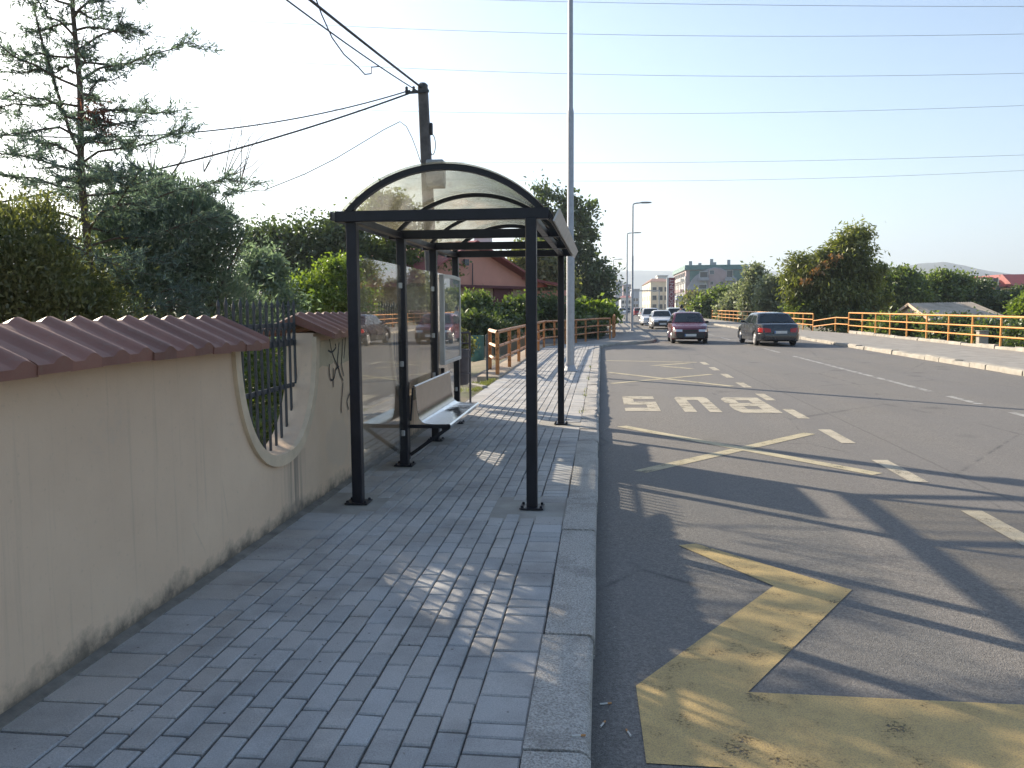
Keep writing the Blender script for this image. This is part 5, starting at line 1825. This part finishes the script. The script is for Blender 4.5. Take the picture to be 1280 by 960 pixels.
# ------------------------------------------------------------------ vehicles
def car(label, loc, rz, paint, L=4.2, Wd=1.70, H=1.42, top=None, roof=None, belt=.90, hood=None, group='cars in traffic', rear_first=False, blackbumper=False, hatch=True, lite=False):
    """car with its front towards +y; top = lower-body top profile, roof = greenhouse profile"""
    T_ = thing('car', label, 'car', loc, rz, group)
    hl = L / 2
    wb = L * .60
    yf, yr = wb * .5 + .04, -wb * .5 + .02
    rw = .305
    top = top or [(-hl, .60), (-hl + .06, .78), (-hl + .35, .92), (0, .93), (hl * .42, .93), (hl - .35, .78), (hl - .05, .68), (hl, .56)]
    def half(y):
        e = min(1.0, (hl - abs(y)) / .55)
        return Wd / 2 * (.80 + .20 * math.sin(max(0, e) * PI / 2))
    def ins(f):
        return .55 * math.asin(max(0, min(1, (abs(f) - .8) / .2))) * 2 / PI
    def low(y):
        z = .20 + (.14 * max(0, 1 - (hl - abs(y)) / .25))
        for c in (yf, yr):
            d = abs(y - c)
            if d < rw + .045:
                z = max(z, rw + math.sqrt((rw + .045) ** 2 - d * d) - .01)
        return z
    Ys = sorted(set([round(-hl + L * k / 56, 4) for k in range(57)] + [c + s * (rw + .045) * q for c in (yf, yr) for s in (-1, 1) for q in (1.001, .999, .97, .9, .75, .5, .25)]))
    rings = []
    for y in Ys:
        w_, zt, zb = half(y), interp(y, top), low(y)
        zm = max(zb + .03, .52)
        zt = max(zt, zm + .03)
        h_ = [(w_ * .93, zb), (w_ * .985, zb + .02), (w_ * 1.0, zm), (w_ * .985, zm + (zt - zm) * .6), (w_ * .95, zt - .025), (w_ * .88, zt), (w_ * .45, zt + .018)]
        rings.append([(x, y, z) for x, z in h_] + [(-x, y, z) for x, z in reversed(h_)])
    m_ = MB(); m_.loft(rings)
    m_.build('body', paint, T_, smooth=38)
    roof = roof or [(-hl + .12, .90), (-hl + .55, H - .05), (-.2, H), (.35, H - .03), (hl * .52, .90)]
    y0, y1, y2, y3, y4 = [p[0] for p in roof]
    def wbelt(y):
        return half(y) * .93
    zl = [p[1] for p in roof]
    st = []
    def rz_(y):
        return interp(y, roof)
    Yg = [y0] + [y0 + (y1 - y0) * k / 4 for k in range(1, 4)] + [y1, (y1 + y2) / 2, y2, y3] + [y3 + (y4 - y3) * k / 4 for k in range(1, 4)] + [y4]
    def wroof(y, z):
        t = (z - belt) / (H - belt)
        return wbelt(y) * (1 - .24 * max(0, t) ** 1.1)
    for y in Yg:
        z = rz_(y)
        wr = wroof(y, z)
        h_ = [(wbelt(y), belt - .06), (wbelt(y) * .998, belt)] + [(wroof(y, belt + (z - belt) * f), belt + (z - belt) * f) for f in (.35, .7, .93)] + [(wr * .93, z), (wr * .5, z + .018)]
        st.append([(x, y, zz) for x, zz in h_] + [(-x, y, zz) for x, zz in reversed(h_)])
    m_ = MB(); m_.loft(st)
    m_.build('cabin', paint, T_, smooth=38)
    # glass
    def screen(ya, yb, name):
        m2 = MB()
        rows = []
        za, zb = rz_(ya), rz_(yb)
        nrm = Vector((0, zb - za, -(yb - ya))).normalized()
        if nrm.z < 0:
            nrm = -nrm
        for f in (.06, .35, .65, .93):
            y = ya + (yb - ya) * f; z = za + (zb - za) * f
            ww = wroof(y, z) * .88
            rows.append([(x * ww, y + nrm.y * (.012 + .018 * (1 - x * x)), z + nrm.z * (.012 + .018 * (1 - x * x))) for x in (-1, -.6, -.2, .2, .6, 1)])
        m2.loft(rows, closed=False)
        m2.build(name, M['carglass'], T_, smooth=60)
    screen(y4, y3, 'windscreen')
    screen(y0, y1, 'rear_window')
    if not lite:
        for s in (-1, 1):
            yc_ = (y1 + y3) / 2 - .05
            for (ya, yb, lo_f, hi_f) in ((y4 - .34, yc_ + .05, 0, 1), (yc_ - .05, y0 + .42 if hatch else y0 + .30, 1, 0)):
                zb_, zt_ = belt + .03, H - .13
                def lim(y, z):
                    return y
                fa = y3 - .02 if lo_f == 0 else yb
                pts = []
                if lo_f == 0:
                    quad = [(ya, zb_), (y3 - .0, zt_), (yb, zt_), (yb, zb_)]
                else:
                    quad = [(ya, zb_), (ya, zt_), (y1 + .06, zt_ - .02), (yb, zb_)]
                vs = []
                for (y, z) in quad:
                    vs.append(Vector((s * (wroof(y, z) + .008), y, z)))
                m2 = MB(); m2.poly(vs)
                m2.build('side_window', M['carglass'], T_)
            m2 = MB()
            m2.loft([[(s * (wbelt(y4 - .3) + d_), y4 - .34 + r_ * .075 * math.cos(t), belt + .075 + r_ * .06 * math.sin(t)) for t in [2 * PI * q / 10 for q in range(10)]] for d_, r_ in ((-.03, .4), (.05, .9), (.12, 1.0), (.17, .55))])
            m2.build('mirror', M['plastic'] if blackbumper else paint, T_, smooth=50)
            for y in ((y1 + y3) / 2 + .05, (y1 + y3) / 2 - .85):
                m2 = MB(); m2.box((s * (half(y) * .99), y, belt - .12), (.03, .17, .028))
                m2.build('door_handle', M['chrome'] if not hatch else M['plastic'], T_, bevel=.006)
    for c in (yf, yr):
        for s in (-1, 1):
            m2 = MB()
            x = s * (Wd / 2 - .11)
            m2.lathe([(.17, -.095), (rw - .03, -.095), (rw, -.06), (rw, .06), (rw - .03, .095), (.17, .095)], (x, c, rw), 24, 'x')
            wh = m2.build('wheel', M['rubber'], T_, smooth=40)
            m2 = MB()
            q = x + s * .092
            m2.lathe([(.02, 0), (.19, 0), (.205, s * .008), (.19, s * .02), (.165, s * .012), (.06, s * .012), (.05, s * .025), (.01, s * .03)], (q, c, rw), 20, 'x')
            m2.build('rim', M['rim'], wh, smooth=40)
    bm_ = M['plastic'] if blackbumper else paint
    for sg, nm in ((1, 'front_bumper'), (-1, 'rear_bumper')):
        rings = []
        for k in range(17):
            u = k / 16 * 2 - 1
            x = u * Wd / 2 * .985
            y = hl + .025 - min(.33, ins(u * .985))
            rings.append([(x, sg * (y - .12), .24), (x, sg * y, .27), (x, sg * (y + .015), .42), (x, sg * y, .53), (x, sg * (y - .12), .55)])
        m2 = MB(); m2.loft(rings)
        m2.build(nm, bm_, T_, smooth=45)
        m2 = MB(); m2.box((0, sg * (hl + .045), .40 if sg > 0 else (.60 if not hatch else .42)), (.52, .012, .112), mi=0)
        m2.box((-sg * -.0 + (.235 if sg > 0 else -.235), sg * (hl + .0525), .40 if sg > 0 else (.60 if not hatch else .42)), (.05, .004, .10), mi=1)
        m2.build('number_plate', [M['plate'], M['plateblue']], T_)
    zh = interp(hl - .12, top) - .06
    for s in (-1, 1):
        m2 = MB()
        m2.loft([[(s * Wd / 2 * f, hl + .022 - ins(f) + (.0 if zz < .5 else -.06 * (zz - .5)), .56 + zz * (zh - .54)) for zz in (0, 1)] + [(s * Wd / 2 * f, hl - .12 - ins(f), .56 + zz * (zh - .54)) for zz in (1, 0)] for f in (.44, .55, .66, .77, .87, .94)])
        m2.build('headlight', M['headlamp'], T_, smooth=40)
        m2 = MB()
        zt_ = interp(-hl + .08, top)
        if hatch:
            rings = [(.70, .62, .80), (.80, .60, .84), (.93, .60, .84)]
        else:
            rings = [(.46, .60, .74), (.7, .59, .78), (.84, .59, .78), (.93, .60, .78), (.97, .61, .77)]
        m2.loft([[(s * Wd / 2 * f, -hl - .022 + ins(f), a_), (s * Wd / 2 * f, -hl + .01 + ins(f), b_), (s * Wd / 2 * f, -hl + .14 + ins(f), b_), (s * Wd / 2 * f, -hl + .14 + ins(f), a_)] for f, a_, b_ in rings])
        m2.build('tail_light', M['redlens'], T_, smooth=40)
    m2 = MB(); m2.box((0, hl + .0, .60), (Wd * .40, .05, .10)); m2.build('grille', M['plastic'], T_, bevel=.01)
    m2 = MB(); m2.box((0, 0, .22), (Wd * .8, L * .86, .06)); m2.build('underbody', M['plastic'], T_)
    return T_
MAR = carpaint('maroon_car_paint', (.135, .014, .030), .3)
DRK = carpaint('dark_blue_grey_car_paint', (.014, .018, .026), .2)
WHT = carpaint('white_car_paint', (.72, .72, .73), 0)
GRY = carpaint('grey_green_car_paint', (.12, .14, .15), .3)
RED = carpaint('red_car_paint', (.35, .03, .03), .1)
q = gp(864, 430, RZ)
car('maroon hatchback driving towards the viewer in the near lane', (q.x, q.y + 2.0, RZ), PI - R(1), MAR, 3.95, 1.66, 1.43,
    roof=[(-1.88, .92), (-1.45, 1.36), (-.5, 1.43), (.35, 1.40), (1.05, .93)], blackbumper=True, top=[(-1.975, .60), (-1.9, .80), (-1.6, .93), (0, .94), (.95, .95), (1.65, .80), (1.9, .68), (1.975, .56)])
q = gp(979, 433, RZ)
car('dark sedan with red tail lights driving away beside the right pavement', (q.x - .25, q.y + 2.25, RZ), R(3.0), DRK, 4.6, 1.76, 1.42, hatch=False,
    top=[(-2.3, .62), (-2.25, .90), (-2.1, .955), (-1.35, .97), (1.1, .93), (2.0, .78), (2.25, .70), (2.3, .56)],
    roof=[(-1.62, .95), (-1.05, 1.37), (-.35, 1.42), (.35, 1.39), (1.15, .93)], belt=.93)
q = gp(828.5, 411.5, RZ)
car('white hatchback with headlights facing the viewer, behind the maroon car', (q.x, q.y + 2.0, RZ), PI, WHT, 3.9, 1.68, 1.40, blackbumper=True)
q = gp(813, 407.5, RZ)
car('white car half hidden behind the left side of the nearer white hatchback', (q.x + .15, q.y + 3.0, RZ), PI, WHT, 4.2, 1.76, 1.55, roof=[(-1.98, .95), (-1.6, 1.48), (-.2, 1.55), (.35, 1.52), (1.15, .95)], belt=.95)
q = at(846, 392, 68)
car('grey-green car driving away beyond the maroon car', (q.x, 70, RZ), 0, GRY, 4.4, 1.80, 1.6, roof=[(-2.08, .98), (-1.85, 1.53), (-.2, 1.6), (.4, 1.55), (1.2, .97)], belt=.97)
for (px, Y, lb, pt, rz) in ((806, 120, 'dark small car far up the street behind the white cars', DRK, 0), (797, 150, 'red and pale car driving away far up the street', RED, 0), (778, 165, 'distant white car approaching near the left railing', WHT, PI), (786.5, 190, 'distant dark car behind the approaching white one', DRK, PI), (791, 215, 'distant red car near the vanishing point of the street', RED, 0), (803, 175, 'distant grey car queuing in the far lane', GRY, 0)):
    q = at(px, 392, Y)
    car(lb, (q.x, Y, RZ), rz, pt, 4.1, 1.70, 1.45, lite=True, group='distant cars')

# person seen above the maroon car
def person(loc, rz, label):
    T_ = thing('person', label, 'person', loc, rz)
    J_ = {'hip': (0, 0, .93, .14), 'waist': (0, 0, 1.10, .125), 'chest': (0, .01, 1.32, .15), 'neck': (0, .01, 1.50, .055), 'head0': (0, .015, 1.60, .082), 'head1': (0, .01, 1.70, .085), 'head2': (0, .0, 1.76, .045)}
    ed = [('hip', 'waist'), ('waist', 'chest'), ('chest', 'neck'), ('neck', 'head0'), ('head0', 'head1'), ('head1', 'head2')]
    for s, t in ((-1, 'l'), (1, 'r')):
        st = .14 * s
        J_.update({t + 'th': (s * .10, .0, .86, .095), t + 'kn': (s * .105, st * .5 + .03, .48, .06), t + 'an': (s * .105, st, .09, .042), t + 'to': (s * .11, st + .15, .045, .038),
                   t + 'sh': (s * .185, .0, 1.42, .062), t + 'el': (s * .235, -st * .3, 1.14, .043), t + 'wr': (s * .24, .06 - st * .6, .90, .031), t + 'pa': (s * .24, .075 - st * .6, .82, .032)})
        ed += [('hip', t + 'th'), (t + 'th', t + 'kn'), (t + 'kn', t + 'an'), (t + 'an', t + 'to'), ('chest', t + 'sh'), (t + 'sh', t + 'el'), (t + 'el', t + 'wr'), (t + 'wr', t + 'pa')]
        for f in range(4):
            J_[f'{t}f{f}a'] = (s * .24, .045 + .02 * f - st * .6, .775, .010); J_[f'{t}f{f}b'] = (s * .235, .05 + .02 * f - st * .6, .735 + .008 * abs(f - 1.5), .008)
            ed += [(t + 'pa', f'{t}f{f}a'), (f'{t}f{f}a', f'{t}f{f}b')]
        J_[t + 'tb'] = (s * .22, .115 - st * .6, .80, .010); ed += [(t + 'pa', t + 'tb')]
    names = list(J_)
    me = bpy.data.meshes.new('body')
    me.from_pydata([J_[k][:3] for k in names], [(names.index(a), names.index(b)) for a, b in ed], [])
    for mt in (P('skin', (.42, .25, .18), .6), P('white_shirt', (.62, .61, .60), .85), P('dark_trousers', (.04, .045, .06), .85)):
        me.materials.append(mt)
    o = bpy.data.objects.new('body', me); COL.objects.link(o)
    sk = o.modifiers.new('Skin', 'SKIN'); sb = o.modifiers.new('Sub', 'SUBSURF'); sb.levels = sb.render_levels = 2
    for k, v in zip(names, me.skin_vertices[0].data):
        v.radius = (J_[k][3], J_[k][3]); v.use_root = (k == 'hip')
    dg = bpy.context.evaluated_depsgraph_get()
    m2 = bpy.data.meshes.new_from_object(o.evaluated_get(dg))
    bpy.data.objects.remove(o)
    for p in m2.polygons:
        z = p.center.z; x = abs(p.center.x)
        p.material_index = 2 if (z < .96 and x < .19) else (1 if z < 1.50 and (z > 1.15 or x < .19) else 0)
        p.use_smooth = True
    m2.name = 'body'
    b_ = bpy.data.objects.new('body', m2); COL.objects.link(b_); b_.parent = T_
    m_ = MB(); m_.lathe([(.02, 1.60), (.098, 1.62), (.104, 1.70), (.085, 1.77), (.04, 1.80), (.005, 1.805)], (0, -.018, 0), 14)
    m_.build('hair', P('dark_hair', (.02, .018, .016), .6), T_, smooth=60)
q = at(851.5, 388, 47)
person((q.x, 47, RZ), R(30), 'dark-haired person in a white shirt seen above the maroon car roof')

# ------------------------------------------------------------------ hills
def hills(name, prof, Y, mat, seed, deep=900):
    xs_ = np.arange(prof[0][0], prof[-1][0] + 1, 6.0)
    rows = []
    for px in xs_:
        py = interp(px, prof) + .9 * mnoise.noise(Vector((px * .05, seed, 0))) + .35 * mnoise.noise(Vector((px * .2, seed, 4)))
        c = at(float(px), py, Y)
        rows.append([(c.x * (Y - deep * f) / Y * (1 + .0), Y - deep * f, -6 + (c.z + 6) * g_ * (1 + .10 * mnoise.noise(Vector((px * .03, f * 4, seed))) * (f > .05))) for f, g_ in ((1, 0), (.8, .14), (.6, .36), (.4, .60), (.2, .83), (0, 1), (-.25, .8), (-.6, .4), (-1, 0))])
    m_ = MB(); m_.loft(rows, closed=False)
    return struct(m_.build(name, mat, smooth=80))
HM = P('wooded_hillside', (.070, .085, .055), .95, var=.3, vs=.004, col2=(.15, .14, .09))
hills('far_hills', [(380, 352), (560, 346), (700, 341), (770, 340), (800, 338), (850, 339), (900, 343), (950, 338.5), (1000, 341), (1060, 345), (1120, 347), (1300, 350)], 4600, HM, 1.3)
hills('right_hill', [(1040, 362), (1075, 350), (1100, 340), (1125, 334), (1150, 329.5), (1178, 327), (1205, 332), (1232, 338), (1262, 342), (1320, 352), (1400, 360)], 3000, HM, 5.1)

# ------------------------------------------------------------------ air
m, nt, out = newmat('thin_haze')
pv = nt.nodes.new('ShaderNodeVolumePrincipled')
pv.inputs['Color'].default_value = (.72, .84, 1.0, 1)
pv.inputs['Density'].default_value = HAZE = .00026
pv.inputs['Anisotropy'].default_value = .3
nt.links.new(pv.outputs[0], out.inputs['Volume'])
mb = MB(); mb.box((0, 2500, 195), (14000, 8000, 440))
hz = mb.build('haze', m)
tag(hz, 'thin pale morning haze over street and hills', 'haze', kind='stuff')

# ------------------------------------------------------------------ light and view
world = bpy.data.worlds.new('World')
scene.world = world
world.use_nodes = True
nt = world.node_tree
nt.nodes.clear()
sky = nt.nodes.new('ShaderNodeTexSky')
sky.sky_type = 'NISHITA'
sky.sun_disc = False
sky.sun_elevation = EL
az = math.atan2(-SUN_H.x, -SUN_H.y)            # direction of the sun seen from above, from +Y towards +X
sky.sun_rotation = az
sky.altitude = 250
sky.air_density = 1.0
sky.dust_density = 1.1
sky.ozone_density = 1.5
bg = nt.nodes.new('ShaderNodeBackground')
bg.inputs['Strength'].default_value = .088
wo = nt.nodes.new('ShaderNodeOutputWorld')
nt.links.new(sky.outputs[0], bg.inputs[0])
nt.links.new(bg.outputs[0], wo.inputs['Surface'])
sl = bpy.data.lights.new('sun', 'SUN')
sl.energy = 4.6
sl.angle = R(.5)
sl.color = (1.0, .865, .68)
so = bpy.data.objects.new('sun', sl)
COL.objects.link(so)
ld = Vector((SUN_H.x * math.cos(EL), SUN_H.y * math.cos(EL), -math.sin(EL)))
so.rotation_euler = ld.to_track_quat('-Z', 'Y').to_euler()
so.location = (-30, 30, 30)

scene.view_settings.view_transform = 'Standard'
scene.view_settings.look = 'None'
scene.view_settings.gamma = 1.0
scene.view_settings.exposure = 1.36
scene.view_settings.use_curve_mapping = False
scene.render.engine = 'CYCLES'
cy = scene.cycles
cy.use_denoising = True
cy.max_bounces = 8
cy.diffuse_bounces = 3
cy.glossy_bounces = 3
cy.transmission_bounces = 4
cy.transparent_max_bounces = 16
cy.volume_bounces = 0
cy.caustics_reflective = False
cy.caustics_refractive = False
cy.sample_clamp_indirect = 6
scene.render.film_transparent = False
